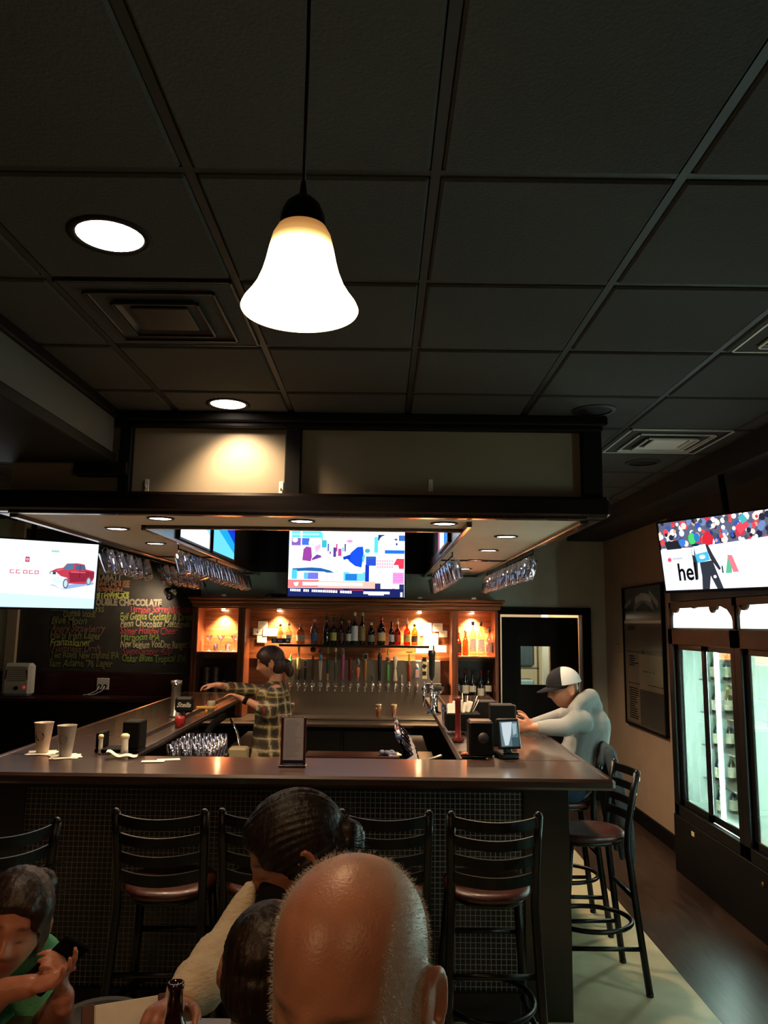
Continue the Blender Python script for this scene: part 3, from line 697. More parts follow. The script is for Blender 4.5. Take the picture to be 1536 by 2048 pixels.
def plate(c,u,w_,h_,c2=None):
    def f(t,z0,z1):
        z=z0+(z1-z0)*u; m=MB(); m.box((0,-.006,z),(w_,.018,h_),None,.004); m.build('badge',hm(c),t)
        if c2: m=MB(); m.box((0,-.0165,z),(w_*.75,.003,h_*.75),None,.001); m.build('badge_face',hm(c2),t)
    return f
taps=[
(580,1308,multi(shaft('#3f8f4c',.010,.013,0,.72),disc('#4aa65a',.72,.020,.032),shaft('#57b062',.012,.003,.8,1)),'green bottle shaped tap handle at the left end'),
(596,1292,multi(shaft('#3c372f',.012,.010,0,.3),shaft('#d9c37c',.015,.018,.3,.66),shaft('#b9a678',.008,.012,.66,1)),'cream and tan figure tap handle'),
(610,1318,multi(shaft('#15161a',.010,.010,0,.6),plate('#9a9c98',.78,.04,.085,'#4c4e50')),'short tap handle with a pale grey badge'),
(624.6,1291,multi(shaft('#4b3018',.009,.009,0,.7),disc('#1f1412',.88,.030,None,'#2c1a18')),'brown tap handle with dark round top'),
(640,1296,multi(shaft('#c9b3a6',.009,.016,0,.62),shaft('#4ba0cf',.016,.012,.6,.8),disc('#3c4c6c',.9,.022)),'white tapered tap handle with light blue top'),
(654.5,1292,multi(shaft('#b9955f',.008,.010,0,.2),shaft('#2d4a38',.010,.012,.2,.62),plate('#4b4630',.65,.026,.06),shaft('#2e9e4a',.012,.004,.78,1)),'dark tap handle with bright green tip'),
(670,1295,multi(shaft('#3c6350',.006,.008,0,.85),plate('#7a9a9a',.62,.02,.06),disc('#c9d9c6',.93,.015,.022)),'thin green tap handle with white oval tip'),
(684.5,1295,multi(shaft('#a14a80',.014,.016,.02,.8),plate('#a0a09a',.87,.03,.07,'#5c5c5a')),'pink tap handle with silver badge'),
(700,1312,multi(shaft('#6a1a1c',.018,.018,0,.9),disc('#b9b5c0',.38,.024,None,'#6a1c30'),plate('#8c1f1f',.8,.034,.06)),'dark red tap handle with pale round emblem'),
(715,1313,multi(shaft('#8a8a80',.006,.006,0,.2),shaft('#d97a4c',.010,.018,.12,.56),disc('#86948e',.78,.021,.036,'#6c7a76')),'orange tap handle with grey oval top'),
(730,1301,multi(shaft('#a8763a',.010,.014,0,.75),plate('#8f9a94',.80,.056,.062,'#1c2224'),shaft('#2c2620',.014,.004,.88,1)),'wooden tap handle with dark square board'),
(744.5,1350,multi(shaft('#235a34',.007,.009,0,1)),'short green stub tap handle'),
(758.6,1291,multi(shaft('#15181c',.012,.014,0,.72),disc('#20262a',.66,.022,.05),shaft('#8c8c7c',.007,.004,.8,1)),'black figure tap handle with silver tip'),
(775.5,1296,multi(shaft('#4aa04a',.012,.013,0,.5),disc('#b9b49a',.66,.026,.036,'#a25a4c'),shaft('#c9c84c',.012,.003,.78,1)),'green tap handle with cream emblem and yellow tip'),
(790,1313,multi(shaft('#d9cdb4',.021,.010,0,.5),shaft('#e4dcc8',.010,.021,.5,1)),'white flared tap handle with orange base'),
(803,1350,multi(shaft('#9aa090',.006,.008,0,1)),'short plain chrome tap handle'),
(818,1300,multi(shaft('#8a3018',.012,.014,0,.56),disc('#e0c22c',.72,.012,.055),plate('#e6cc34',.93,.07,.016)),'red tap handle with yellow propeller top'),
(834,1328,multi(plate('#43729c',.45,.05,.11,'#c9a0a0'),shaft('#c0c8d0',.016,.008,.75,1)),'broad blue and white tap handle at right end')]
for px,hy,f,lb in taps: tap(px,hy,f,lb)
# beer glasses on the drip tray
for i,(x,lb) in enumerate([(757,'small glass of beer with foam under the taps, left of the pair'),(788,'small glass of beer with foam under the taps, right of the pair'),(582,'glass of beer with foam just right of the bartender')]):
    p=at(x,1440,Y=8.2); t=thing('beer_glass',lb,'beer glass',(p.x,8.2,.893),group='poured beers on the drip tray')
    m=MB(); m.lathe([(.026,0),(.034,.135),(.0325,.135),(.025,.006),(0,.006)],n=18,cap=False); m.build('glass_wall',M['glass'],t)
    m=MB(); m.lathe([(0,.007),(.0245,.007),(.030,.108),(0,.108)],n=18); m.build('beer',mat('amber_beer','#d07a1c',.3),t)
    m=MB(); m.lathe([(.030,.108),(.0325,.130),(0,.134)],n=18); m.build('foam',M['cream'],t)
# draft tower with two big handles on the right wing rail
t=thing('draft_tower','chrome two handle draft tower at the end of the right bar wing','draft tower',(.40,6.35,1.142))
m=MB(); m.lathe([(.06,0),(.06,.012),(.035,.02),(.03,.10),(.036,.16),(0,.16)],(.02,0,0),20); m.build('tower_column',M['chrome'],t)
m=MB(); m.box((.02,-.0,.20),(.16,.075,.075),None,.02); m.build('tower_head',M['chrome'],t)
for i,(px,top,c) in enumerate([(848,1318,'#d9c9a0'),(863,1300,'#1b1d1a')]):
    p=at(px,1385,Y=6.30); x=p.x-.40; z0=at(px,1372,Y=6.27).z-1.142; z1=at(px,top,Y=6.27).z-1.142
    m=MB(); m.ball((x,-.07,z0-.02),(.022,.022,.028),14,8); m.tube([(x,-.04,z0-.04),(x,-.075,z0-.03),(x,-.085,z0-.09),(x,-.085,z0-.16)],[.013,.015,.013,.009],10); m.cyl((x,-.07,z0),(x,-.07,z0+.05),.007); m.build('faucet',M['chrome'],t)
    m=MB()
    if i==0: m.box((x,-.07,(z0+.05+z1)/2),(.045,.03,z1-z0-.05),None,.008)
    else: m.lathe([(.012,z0+.05),(.022,z0+.08),(.026,z1-.05),(.029,z1-.045),(.03,z1-.005),(0,z1)],(x,-.07,0),18)
    h=m.build('tap_handle',hm(c),t)
    if i==0:
        for k in range(3):
            m=MB(); m.box((x,-.087,z0+.10+k*.055),(.03,.006,.03),(0,.5*(k%2),0),.001); m.build('handle_print',hm('#2a2019'),h)

# ================================================================== TELEVISIONS
def tv(name,label,w_,h_,loc,rot,shapes,px,matl,arm=None):
    t=thing(name,label,'television',loc,rot=rot)
    m=MB(); m.bx(-w_/2-.012,w_/2+.012,0,.045,-h_/2-.014,h_/2+.012,.005); m.bx(-w_/4,w_/4,.045,.075,-h_/3,h_/3,.01); m.build('housing',M['black'],t)
    m=MB()
    for a in((-w_/2-.012,-w_/2,-h_/2-.014,h_/2+.012),(w_/2,w_/2+.012,-h_/2-.014,h_/2+.012)): m.bx(a[0],a[1],-.006,0,a[2],a[3])
    m.bx(-w_/2,w_/2,-.006,0,h_/2,h_/2+.012); m.bx(-w_/2,w_/2,-.006,0,-h_/2-.014,-h_/2); m.build('bezel',M['metalblack'],t)
    picture('screen',w_,h_,shapes,t,matl,px,loc=(0,-.001,0))
    if arm:
        m=MB(); m.tube(arm,.02,8); m.build('mount_arm',M['black'],t)
    return t
# centre screen (news / sports desk)
S=[]
a=S.append
a(('#f4fbff',(190,200,1392,905)))
a(('#58c8ee',(215,205,520,275))); a(('#a0e4fa',(220,225,500,250))); a(('#e8f8ff',(305,205,325,300)))
a(('#7a58a8',(215,280,310,360))); a(('#3a68c8',(322,280,400,355))); a(('#e8d8e8',ell(250,300,30,28))); a(('#f0f8ff',(200,370,340,600)))
a(('#8a3c90',[(340,400),(370,370),(420,380),(430,480),(420,530),(330,520)])); a(('#fff0f0',ell(430,330,38,50))); a(('#f0a8c8',[(455,370),(515,340),(520,380),(470,440)]))
a(('#6c3890',[(430,500),(480,455),(520,465),(530,485),(430,520)]))
a(('#38a8b8',(530,300,580,380))); a(('#6fd0e0',(520,215,540,300))); a(('#ffffff',(540,215,680,300)))
a(('#f8fcff',(680,225,1095,370))); a(('#e88ac0',ell(820,308,32,17))); a(('#50c8d8',(1075,260,1115,430)))
for k in range(9): a((['#3850a0','#704098','#48b0c8','#2a3a70','#b03878'][k%5],(590+k*22,330+37*((k*3)%4)+8,604+k*22,420+20*((k*5)%5))))
a(('#b04088',(700,390,735,470))); a(('#503888',(650,380,680,480)))
a(('#1848d0',[(800,500),(835,430),(900,370),(958,365),(965,440),(945,590),(880,575),(810,520)])); a(('#1038b8',[(750,480),(830,450),(830,500),(760,510)]))
a(('#fff4ee',ell(790,535,28,34))); a(('#38a0b0',ell(1005,410,28,24))); a(('#2858b0',(990,470,1095,565))); a(('#58b8c8',[(950,480),(990,430),(960,560)]))
a(('#d8f4fa',[(210,600),(380,560),(560,545),(700,560),(740,640),(210,640)])); a(('#205898',[(230,608),(420,595),(520,600),(620,625),(740,690),(700,690),(560,640),(360,632),(240,640)]))
a(('#48b8d0',(225,620,280,720))); a(('#ffffff',(290,640,350,725))); a(('#58b0e0',(350,650,400,720))); a(('#6868d0',[(400,650),(500,650),(500,720),(390,720)]))
a(('#f8f0f8',(510,650,760,740)))
for k in range(5): a(('#e0a8d0',(535+k*28,665,541+k*28,725)))
a(('#68c0d8',(760,640,990,735))); a(('#2070c0',(780,660,900,730))); a(('#f4ffff',(820,590,960,655)))
a(('#1830a8',(985,560,1025,742))); a(('#2848b8',(1000,500,1095,570)))
a(('#e8ecf8',(1115,240,1392,400))); a(('#1c3070',(1115,235,1180,300))); a(('#ffffff',ell(1185,310,62,68))); a(('#ffffff',ell(1298,312,48,58))); a(('#28386c',ell(1300,285,16,10))); a(('#28386c',ell(1308,335,10,14))); a(('#3868b0',(1330,240,1392,300))); a(('#ffffff',ell(1370,365,26,40)))
a(('#2068d0',(1185,400,1390,438))); a(('#ffffff',(1095,440,1390,490)))
a(('#e03850',[(1310,490),(1388,492),(1385,600),(1335,600),(1325,560),(1275,560)]))
for k in range(3):
    for q in range(7): a(('#d878a0',(1105+q*25,512+k*32,1122+q*25,524+k*32)))
a(('#ffffff',(1025,600,1270,755))); a(('#f088c8',(1270,640,1385,760)))
for k in range(3): a(('#d858a0',(1275,665+k*28,1380,668+k*28)))
a(('#f07878',(190,728,510,812))); a(('#f8b0a0',(500,740,1090,830))); a(('#ffffff',(340,752,960,788))); a(('#ffffff',[(245,760),(300,752),(290,795),(262,795)]))
a(('#2c2c60',(1088,758,1145,836))); a(('#fdfaff',(1145,760,1335,836))); a(('#f090c0',(1262,808,1292,832))); a(('#2c2c60',(1338,765,1388,840)))
a(('#182058',(190,815,1388,905)))
a(('#983048',(560,822,760,832))); a(('#983048',(820,828,970,838)))
x=215
for k in range(30):
    ww=random.choice([14,18,22]); yy_=835+ (x-215)*.028
    if k in(5,9,22): x+=25; continue
    a(('#f4f6ff',(x,yy_-10,x+ww,yy_+16))); x+=ww+5
    if x>850: break
a(('#f4f6ff',(970,845,1240,872))); a(('#f4f6ff',(1020,868,1180,885))); a(('#f4f6ff',(1350,850,1372,900)))
tv('wall_television','television showing a bright sports desk broadcast above the back bar','x' and 1.115,.632,(-.353,7.40,2.418),(0,0,0),S,(190,200,1392,905),M['screenC'],[(0,.07,.1),(0,.6,.1),(0,1.15,.1)])
# left screen: pickup truck advert  (crop px; screen continues past the left picture edge)
S=[]; a=S.append
x0=-600
a(('#f4fbff',(x0,400,660,860))); a(('#c8e8fa',[(x0,760),(660,790),(660,860),(x0,860)])); a(('#ffffff',(x0,470,200,730)))
a(('#6cc0b0',(250,462,258,477)));
for k in range(5): a(('#5cb8a4',(250+k*13,463,259+k*13,477)))
a(('#b04060',(30,517,66,553))); a(('#f0d8dc',ell(48,535,12,8))); a(('#b04060',ell(48,535,7,4)))
for k,xx_ in enumerate((-40,20,68,115,-90)):
    a(('#c07080',(xx_,608,xx_+38,634))); a(('#f4fbff',(xx_+9,614,xx_+29,628)))
    if k%2==0: a(('#f4fbff',(xx_+24,612,xx_+40,626)))
# truck
a(('#8fa8d8',[(250,700),(380,732),(640,690),(640,672),(380,700)]))
a(('#b83a4c',[(245,612),(300,590),(360,580),(390,550),(480,545),(548,552),(562,585),(640,596),(642,640),(630,668),(560,690),(420,690),(340,650),(245,640)]))
a(('#8a2438',[(410,610),(560,598),(640,604),(636,650),(560,672),(430,680)]))
a(('#4f6f90',[(365,583),(395,552),(455,550),(448,588),(380,596)])); a(('#3f5f84',[(462,590),(478,556),(505,553),(508,592)])); a(('#3f5f84',[(514,592),(512,554),(545,556),(556,588)]))
a(('#e8f6fc',[(248,615),(300,612),(345,640),(400,650),(415,690),(390,728),(340,720),(252,690),(245,650)]))
a(('#30404c',[(246,612),(298,612),(300,630),(248,628)])); a(('#d0ecf4',ell(262,620,12,8))); a(('#d0ecf4',ell(325,668,60,22)))
a(('#5c6c7c',ell(392,690,26,36))); a(('#c0d0dc',ell(392,690,16,25))); a(('#5c6c7c',ell(594,668,22,30))); a(('#b0c0cc',ell(594,668,14,21)))
a(('#38202c',(507,553,512,650))); a(('#d8606c',[(300,600),(360,586),(365,592),(310,606)])); a(('#d06070',(430,605,560,612)))
tvw=.885
tv('wall_television','television showing a red pickup truck advert at left picture edge','x' and .885,.50,(-2.605,5.77,2.187),(R(4),0,R(33)),S,(-420,405,662,862),M['screen'],[(0,.07,.1),(0,.22,.2),(0,.22,.74)])
# right screen: ski racer before a crowd
S=[]; a=S.append
a(('#f8fdff',(415,120,1180,560))); a(('#5c6078',[(415,120),(1180,120),(1180,290),(640,300),(415,290)]))
cc=['#e8e4ec','#d84850','#3858a8','#28283c','#f0d8d0','#48505c','#c83848','#ffffff','#2c3c6c','#e0a890','#7088b8','#f4f4fa']
for k in range(170):
    x_=415+random.random()*765; y_=125+random.random()*160; r_=8+random.random()*14
    a((random.choice(cc),ell(x_,y_,r_,r_*1.2,7)))
a(('#20242c',[(450,250),(540,245),(560,300),(460,300)])); a(('#3878d8',ell(568,262,22,24))); a(('#d02838',[(700,240),(740,200),(770,250),(760,292),(700,290)])); a(('#e04858',[(905,200),(970,160),(990,200),(930,250)])); a(('#48b0b8',[(930,150),(960,130),(985,170),(950,190)]))
a(('#f4faff',[(415,298),(640,308),(640,300),(1180,275),(1180,560),(415,560)])); a(('#e8f2ff',(430,310,560,560))); a(('#e0eefc',(560,312,625,420)))
a(('#e04868',ell(468,365,13,14))); 
for k in range(6): a(('#a8a8b4',(492+k*11,355,499+k*11,366)))
a(('#58b88c',[(815,470),(842,365),(858,395),(852,470)])); a(('#e87888',[(838,362),(866,366),(893,466),(860,466)]))
a(('#282838',(795,425,803,468))); 
# racer
a(('#30343e',[(665,395),(745,388),(760,450),(790,560),(752,560),(722,480),(705,560),(660,560),(668,480)]))
a(('#2c3038',[(620,310),(640,300),(650,400),(642,500),(628,490)])); a(('#2c3038',[(712,290),(730,290),(752,350),(790,440),(778,450),(735,380)]))
a(('#d8e4f4',[(640,290),(715,285),(725,345),(728,385),(655,398),(645,350)])); a(('#48b4e4',[(640,345),(722,332),(732,384),(650,398)])); a(('#d8f0fa',ell(686,362,20,14)))
a(('#48c868',ell(636,245,24,38))); a(('#2878c0',ell(668,240,18,28))); a(('#103048',ell(652,285,26,8))); a(('#f4f8fc',[(622,300),(640,295),(636,350),(624,345)]))
a(('#f8f8f8',ell(650,512,14,14))); a(('#f8f8f8',ell(748,487,10,10)))
ang=R(-61)
T=tv('wall_television','television showing a ski racer and crowd, mounted at upper right','x' and .80,.445,(2.03,4.70,2.306),(R(8),0,ang),S,(415,125,1105,565),M['screen'],[(0,.07,.1),(.0,.16,.2),(0,.16,.49)])
text('hel',.155,mat('dark_print','#22283c',.5),T.children[2] if False else [c for c in T.children if c.name.startswith('screen')][0],(-.285,-.0135,-.155),name='screen_lettering',width=.14,bold=.003,ext=.0002)
#PART3
# inner canopy screens
def simple_screen(lay,px=(0,0,100,56)): return lay
Sa=[('#9ad4fc',(0,0,100,56)),('#2f9be8',[(0,0),(100,0),(100,14),(60,20),(30,12),(0,22)]),('#ffffff',[(0,40),(40,30),(100,44),(100,56),(0,56)]),('#50b8f0',(50,18,80,30))]
Sb=[('#1fa0ec',(0,0,100,56)),('#1040c8',[(40,0),(100,0),(100,40),(60,30)]),('#68d0f8',[(0,30),(50,40),(100,50),(100,56),(0,56)]),('#2828c0',(80,6,98,30))]
Sc=[('#d8f0ff',(0,0,100,56)),('#3a8cf0',(60,0,100,56)),('#f8fcff',(10,20,60,56)),('#e04880',(2,34,16,56)),('#4868d8',(30,6,58,26))]
for (loc,rz,S_,lb) in(((-1.36,5.55,2.66),90,Sa,'nearer canopy television glowing white blue on the inner left side'),((-1.36,6.55,2.66),90,Sb,'farther canopy television glowing deep blue on the inner left side'),
    ((.43,5.55,2.66),-90,Sc,'canopy television glowing blue and white on the inner right side')):
    tv('canopy_television',lb,.885,.50,loc,(R(0),0,R(rz)),S_,(0,0,100,56),M['screen'])

# ---- mugs hanging on hooks from the canopy edge rails
def mug_proto(label):
    t=thing('hanging_mug',label,'glass mug',(0,0,0))
    m=MB(); m.lathe([(.050,-.030),(.052,-.032),(.050,-.10),(.044,-.165),(.040,-.180),(0,-.182)],n=20,cap=False); m.lathe([(.047,-.031),(.041,-.160),(0,-.163)],n=20,cap=False); m.build('mug_body',M['mugglass'],t)
    m=MB(); m.tube([(0,.046,-.045),(0,.075,-.055),(0,.085,-.09),(0,.072,-.125),(0,.044,-.135)],.006,8); m.build('mug_handle',M['mugglass'],t)
    m=MB(); ring=[(.020*math.cos(a),0,.020*math.sin(a)-.020) for a in [2*PI*i/14 for i in range(14)]]; m.tube(ring,.0028,6,True); m.tube([(0,0,-.038),(-.02,0,-.045),(-.045,0,-.034)],.0028,6); m.build('hook_ring',M['chrome'],t)
    return t
rows=[('right outer',1.085,[5.62+.265*k for k in range(10)],(0,R(10),0)),
      ('right inner',.52,[5.85+.30*k for k in range(9)],(0,R(-14),0)),
      ('left inner',-1.47,[5.55+.185*k for k in range(15)],(0,R(-20),0)),
      ('left outer',-1.97,[5.42+.215*k for k in range(5)]+[6.85+.19*k for k in range(8)],(0,R(-18),0))]
proto=None
for nm,x,ys,rot in rows:
    rl=thing('mug_rail','thin dark rail along the %s edge of the canopy underside'%nm,'rail',(x,ys[0]-.05,SB-.035))
    m=MB(); m.tube([(0,0,0),(0,ys[-1]-ys[0]+.1,0)],.006,6); m.build('rail_bar',M['bronze'],rl)
    for yy_ in(0.0,(ys[-1]-ys[0])/2,ys[-1]-ys[0]+.1):
        m=MB(); m.cyl((0,yy_,0),(0,yy_,.03),.005,n=6); m.build('rail_bracket',M['bronze'],rl)
    for k,y in enumerate(ys):
        lb='clear glass mug on the %s canopy rail, %s from the front'%(nm,ORD[k])
        rt=(rot[0]+R(random.uniform(-4,4)),rot[1]+R(random.uniform(-4,4)),R(random.uniform(-12,12)))
        if proto is None:
            proto=mug_proto(lb); proto['group']='mugs hanging from the canopy'; proto.location=(x,y,SB-.042); proto.rotation_euler=rt
        else: dup(proto,(x,y,SB-.042),label=lb,rot=rt)

# ================================================================== KITCHEN DOOR
t=thing('kitchen_door','black swing door with small window at the back right','door',(0,0,0))
t['kind']='structure'; t.name='door_1'
for k in('label','category'): del t[k]
m=MB(); m.bx(1.335,1.54,8.70,8.74,.01,1.945); m.bx(1.875,2.185,8.70,8.74,.01,1.945); m.bx(1.54,1.875,8.70,8.74,.01,1.205); m.bx(1.54,1.875,8.70,8.74,1.625,1.945); m.build('door_leaf',M['black'],t)
m=MB(); m.bx(1.54,1.875,8.718,8.722,1.205,1.625); m.build('door_glass',M['pane'],t)
m=MB(); m.bx(2.08,2.13,8.69,8.70,1.87,1.90,.002); m.build('door_closer_plate',M['grid'],t)
m=MB(); m.bx(1.235,1.305,8.62,8.80,0,2.05,.004); m.bx(2.215,2.31,8.62,8.80,0,2.05,.004); m.bx(1.235,2.31,8.62,8.80,1.975,2.055,.004); m.build('door_frame',M['black'],t)
b=MB(); b.bx(.9,1.0,8.8,11,0,2.7); b.bx(3.1,3.2,8.8,11,0,2.7); b.bx(.9,3.2,10.9,11,0,2.7); b.bx(.9,3.2,8.8,11,2.6,2.7); b.bx(1.0,1.24,8.8,8.82,0,2.6); struct(b.build('wall_back',mat('kitchen_wall','#cfc0a4',.8,noise=.05)))
t=thing('kitchen_shelving','grey metal kitchen shelving seen through the door window','shelving',(1.84,9.9,0))
m=MB()
for z in(.4,.9,1.32): m.bx(-.30,.10,-.2,.2,z,z+.02)
m.build('shelf_plate',M['steel'],t)
for x in(-.29,.08):
    m=MB(); m.bx(x,x+.02,-.2,-.18,0,1.9); m.build('shelf_post',M['steel'],t)
m=MB(); m.bx(-.30,.06,-.15,.1,1.345,1.72,.03); tag(m.build('dark_tub',mat('dark_blue_plastic','#35424c',.5,bump=.02)),'dark blue tub on the kitchen shelf behind the door window','tub').location=(1.84,9.9,0)
m=MB(); m.box((0,0,.14),(.34,.24,.26),None,.02); tag(m.build('pale_blue_tub',mat('pale_blue_plastic','#9fc0d0',.4,bump=.02)),'pale blue tub low on the kitchen shelf behind the door window','tub').location=(1.72,9.86,.922)
m=MB(); m.bx(.0,.07,-.03,.03,0,2.3); tag(m.build('white_door_edge',mat('white_enamel','#f4f0e8',.4,bump=.02)),'white upright strip in the middle of the door window','panel').location=(1.925,9.4,0)
m=MB(); m.bx(.0,1.1,-.02,.02,0,2.3); tag(m.build('kitchen_partition',mat('tan_partition','#cf9468',.7,bump=.02)),'tan partition visible in right half of the door window','partition').location=(2.02,9.5,0)
area('kitchen_ceiling_light',(1.9,9.3,2.5),(1.9,9.4,0),55,.6,.6,'#fff1dc')

# ================================================================== DISPLAY COOLER (right)
t=thing('display_cooler','large black glass door drinks cooler with lit header along the right','cooler',(0,0,0))
KW=mat('cooler_liner','#d4e2da',.5,bump=.02); KB=mat('cooler_black_frame','#08090b',.5,spec=.25,bump=.02)
Y1,Y0=6.28,1.80; bays=[(6.28,5.11),(5.11,3.94),(3.94,2.77),(2.77,1.80)]
m=MB(); m.bx(2.98,3.02,Y0,Y1,.45,1.80); m.bx(2.34,3.0,Y0,Y1,.44,.46); m.bx(2.34,3.0,Y0,Y1,1.78,1.80)
for y in(6.265,5.11,3.94,2.77,1.81): m.bx(2.40,3.0,y-.015,y+.015,.45,1.80)
m.build('white_liner',KW,t)
m=MB(); m.bx(2.32,3.05,Y0,Y1,0,.44); m.bx(3.02,3.06,Y0,Y1,.44,2.05); m.bx(2.32,3.05,Y1,Y1+.02,0,2.05); m.bx(2.32,3.05,Y0,Y1,1.80,1.84); m.bx(2.36,3.05,Y0,Y1,1.84,2.05); m.build('black_casing',KB,t)
m=MB(); m.bx(2.29,2.32,Y0,Y1,.0,.42,.004); m.build('kick_panel',M['black'],t)
for bi,(a,c) in enumerate(bays):
    m=MB()  # fixed door frame of the bay
    m.bx(2.30,2.34,a-.09,a,.42,1.84,.003); m.bx(2.30,2.34,c,c+.06,.42,1.84,.003); m.bx(2.30,2.34,c,a,1.72,1.84,.003); m.bx(2.30,2.34,c,a,.42,.50,.003)
    m.build('bay_frame',KB,t)
    mid=(a+c)/2+.0
    for si,(u,v) in enumerate(((a-.09,mid-.05),(mid+.05,c+.06))):
        d=MB(); x=2.325 if si==0 else 2.345
        fwd=.055; d.bx(x,x+.018,u-fwd,u,.50,1.72,.003); d.bx(x,x+.018,v,v+fwd,.50,1.72,.003); d.bx(x,x+.018,v,u,1.68,1.72,.003); d.bx(x,x+.018,v,u,.50,.55,.003)
        dd=d.build('cooler_door',KB,t)
        g=MB(); g.bx(x+.007,x+.011,v+fwd,u-fwd,.55,1.68); g.build('door_pane',M['pane'],dd)
    m=MB(); m.cyl((2.43,mid,.52),(2.43,mid,1.72),.014,n=10); m.build('light_tube',M['ledwhite'],t)
    for z in(.70,.95,1.20,1.45):
        m=MB(); m.bx(2.52,2.97,c+.03,a-.03,z-.008,z); m.build('wire_shelf',M['steel'],t)
    # lit header panel with scalloped frame
    m=MB(); m.bx(2.335,2.35,c+.03,a-.03,1.85,2.01); m.build('lit_header',M['header'],t)
    m=MB(); m.bx(2.315,2.335,c,a,2.0,2.05); m.bx(2.315,2.335,c-.03,c+.035,1.84,2.05); m.bx(2.315,2.335,a-.035,a,1.84,2.05)
    Mx=Matrix(((0,0,1,2.32),(1,0,0,0),(0,1,0,0),(0,0,0,1)))
    def sc_(y,w_,h_): m.prism([(y-w_,2.005)]+[(y+w_*math.cos(PI*(1-q/8)),2.005-h_*math.sin(PI*q/8)) for q in range(1,8)]+[(y+w_,2.005)],.015,Mx)
    for y,w_,h_ in((a-.12,.06,.04),(c+.36,.05,.05),(c+.30,.03,.03),(mid+.1,.04,.012)): sc_(y,w_,h_)
    m.prism([(c+.03,2.005),(c+.03,1.86),(c+.06,1.93),(c+.12,1.975),(c+.22,2.0),(c+.26,2.005)],.015,Mx)
    m.prism([(a-.03,2.005),(a-.03,1.92),(a-.05,1.96),(a-.09,1.99),(a-.14,2.005)],.015,Mx)
    m.build('header_frame',KB,t)
m=MB(); m.lathe([(.016,0),(.016,.006),(0,.007)],(2.29,4.86,.34),12,rot=(0,-PI/2,0)); m.build('brass_lock',mat('brass','#8a6a30',.4,.8),t)
# bottles in the cooler
cl=[('#5a8a3a','green'),('#8a5a24','amber'),('#3c7048','dark green'),('#c8b85a','yellow')]
zs=[(.46,'bottom floor'),(.70,'lowest wire shelf'),(.95,'second wire shelf'),(1.20,'third wire shelf'),(1.45,'top wire shelf')]
for zi,(z,zn) in enumerate(zs):
    for k in range(3):
        c_,cn=cl[(zi*2+k)%4]
        bottle(2.58+.10*k,6.10,z+.002,.20,.030,.012,c_,'%s bottle in the far cooler bay on the %s, %s'%(cn,zn,['nearest the glass','in the middle','farthest inside'][k]),'#e0d8b8',c_,False,'round',(.12,.5),grp='bottles in the drinks cooler',name='cooler_bottle')
# small scuffed sticker by the cooler on the wall
m=MB(); m.box((0,0,0),(.004,.05,.03)); tag(m.build('wall_sticker',M['cream']),'tiny yellowish sticker low on the black cooler kick panel','sticker').location=(2.286,5.9,.36)

# black mounting board over cooler handled by wall_right
# ================================================================== WALL BOARD on right wall
t=thing('wall_poster','tall glossy framed poster with dark header on the tan right wall','poster',(2.46,7.37,1.575),rz=R(-90))
w_,h_=1.12,1.34
m=MB(); m.bx(-w_/2,w_/2,.0,.018,-h_/2,h_/2); m.build('poster_backing',M['black'],t)
S=[('#5f564a',(0,0,100,120)),('#2f3034',(0,0,100,27)),('#d9d2c4',(0,29,100,31.5)),('#6c6152',(0,32,100,54)),('#8a7a66',(38,58,100,88)),('#77695a',(0,54,38,118)),('#4e4a44',(38,88,100,118))]
S+=[('#7c7e84',[(28,22),(34,10),(48,5),(64,6),(76,12),(82,22),(72,18),(55,13),(38,18)]),('#23252a',(42,17,62,23))]
for k in range(9): S.append(('#c8c8cc',(34+k*4.6,8-1.2*math.sin(k/8*PI)*2,37+k*4.6,14-2.4*math.sin(k/8*PI))))
for k in range(7): S.append(('#8e8f94',(70+k*3,3+k*1.6,73+k*3,9+k*1.6)))
for k in range(6): S.append(('#8e8f94',(4+k*3,14-k*.9,6.5+k*3,18-k*.9)))
for yy_ in(56,84): S.append(('#2c2822',(4,yy_,40,yy_+.6))); S.append(('#2c2822',(60,yy_-1,96,yy_-.4)))
S.append(('#2c2822',ell(50,yy_-28,3,1.4)))
for k,(x_,y_,n_) in enumerate([(10,34,2),(12,60,5),(10,88,14)]):
    for q in range(n_): S.append(('#2e2a26',(x_,y_+q*2.0,x_+14+random.random()*12,y_+q*2.0+1.0)))
for q in range(4): S.append(('#4c4438',(48+q*8,72,54+q*8,72.8)))
PM=colattr('glossy_print',.22,spec=.6)
picture('poster_print',w_-.03,h_-.03,S,t,PM,(0,0,100,120),loc=(0,-.001,0))
m=MB()
for q in((-w_/2,-w_/2+.02,-h_/2,h_/2),(w_/2-.02,w_/2,-h_/2,h_/2),(-w_/2,w_/2,-h_/2,-h_/2+.02)): m.bx(q[0],q[1],-.016,0,q[2],q[3],.003)
m.build('poster_frame',M['black'],t)
t=thing('wall_notice','pale notice sheet on the right wall left of the poster','notice',(2.475,8.15,1.60),rz=R(-90))
picture('notice_print',.32,.40,[('#a08c72',(0,0,100,100)),('#7c6c58',(0,50,100,52)),('#6c5c4a',(20,30,60,33))],t,M['print'],(0,0,100,100))

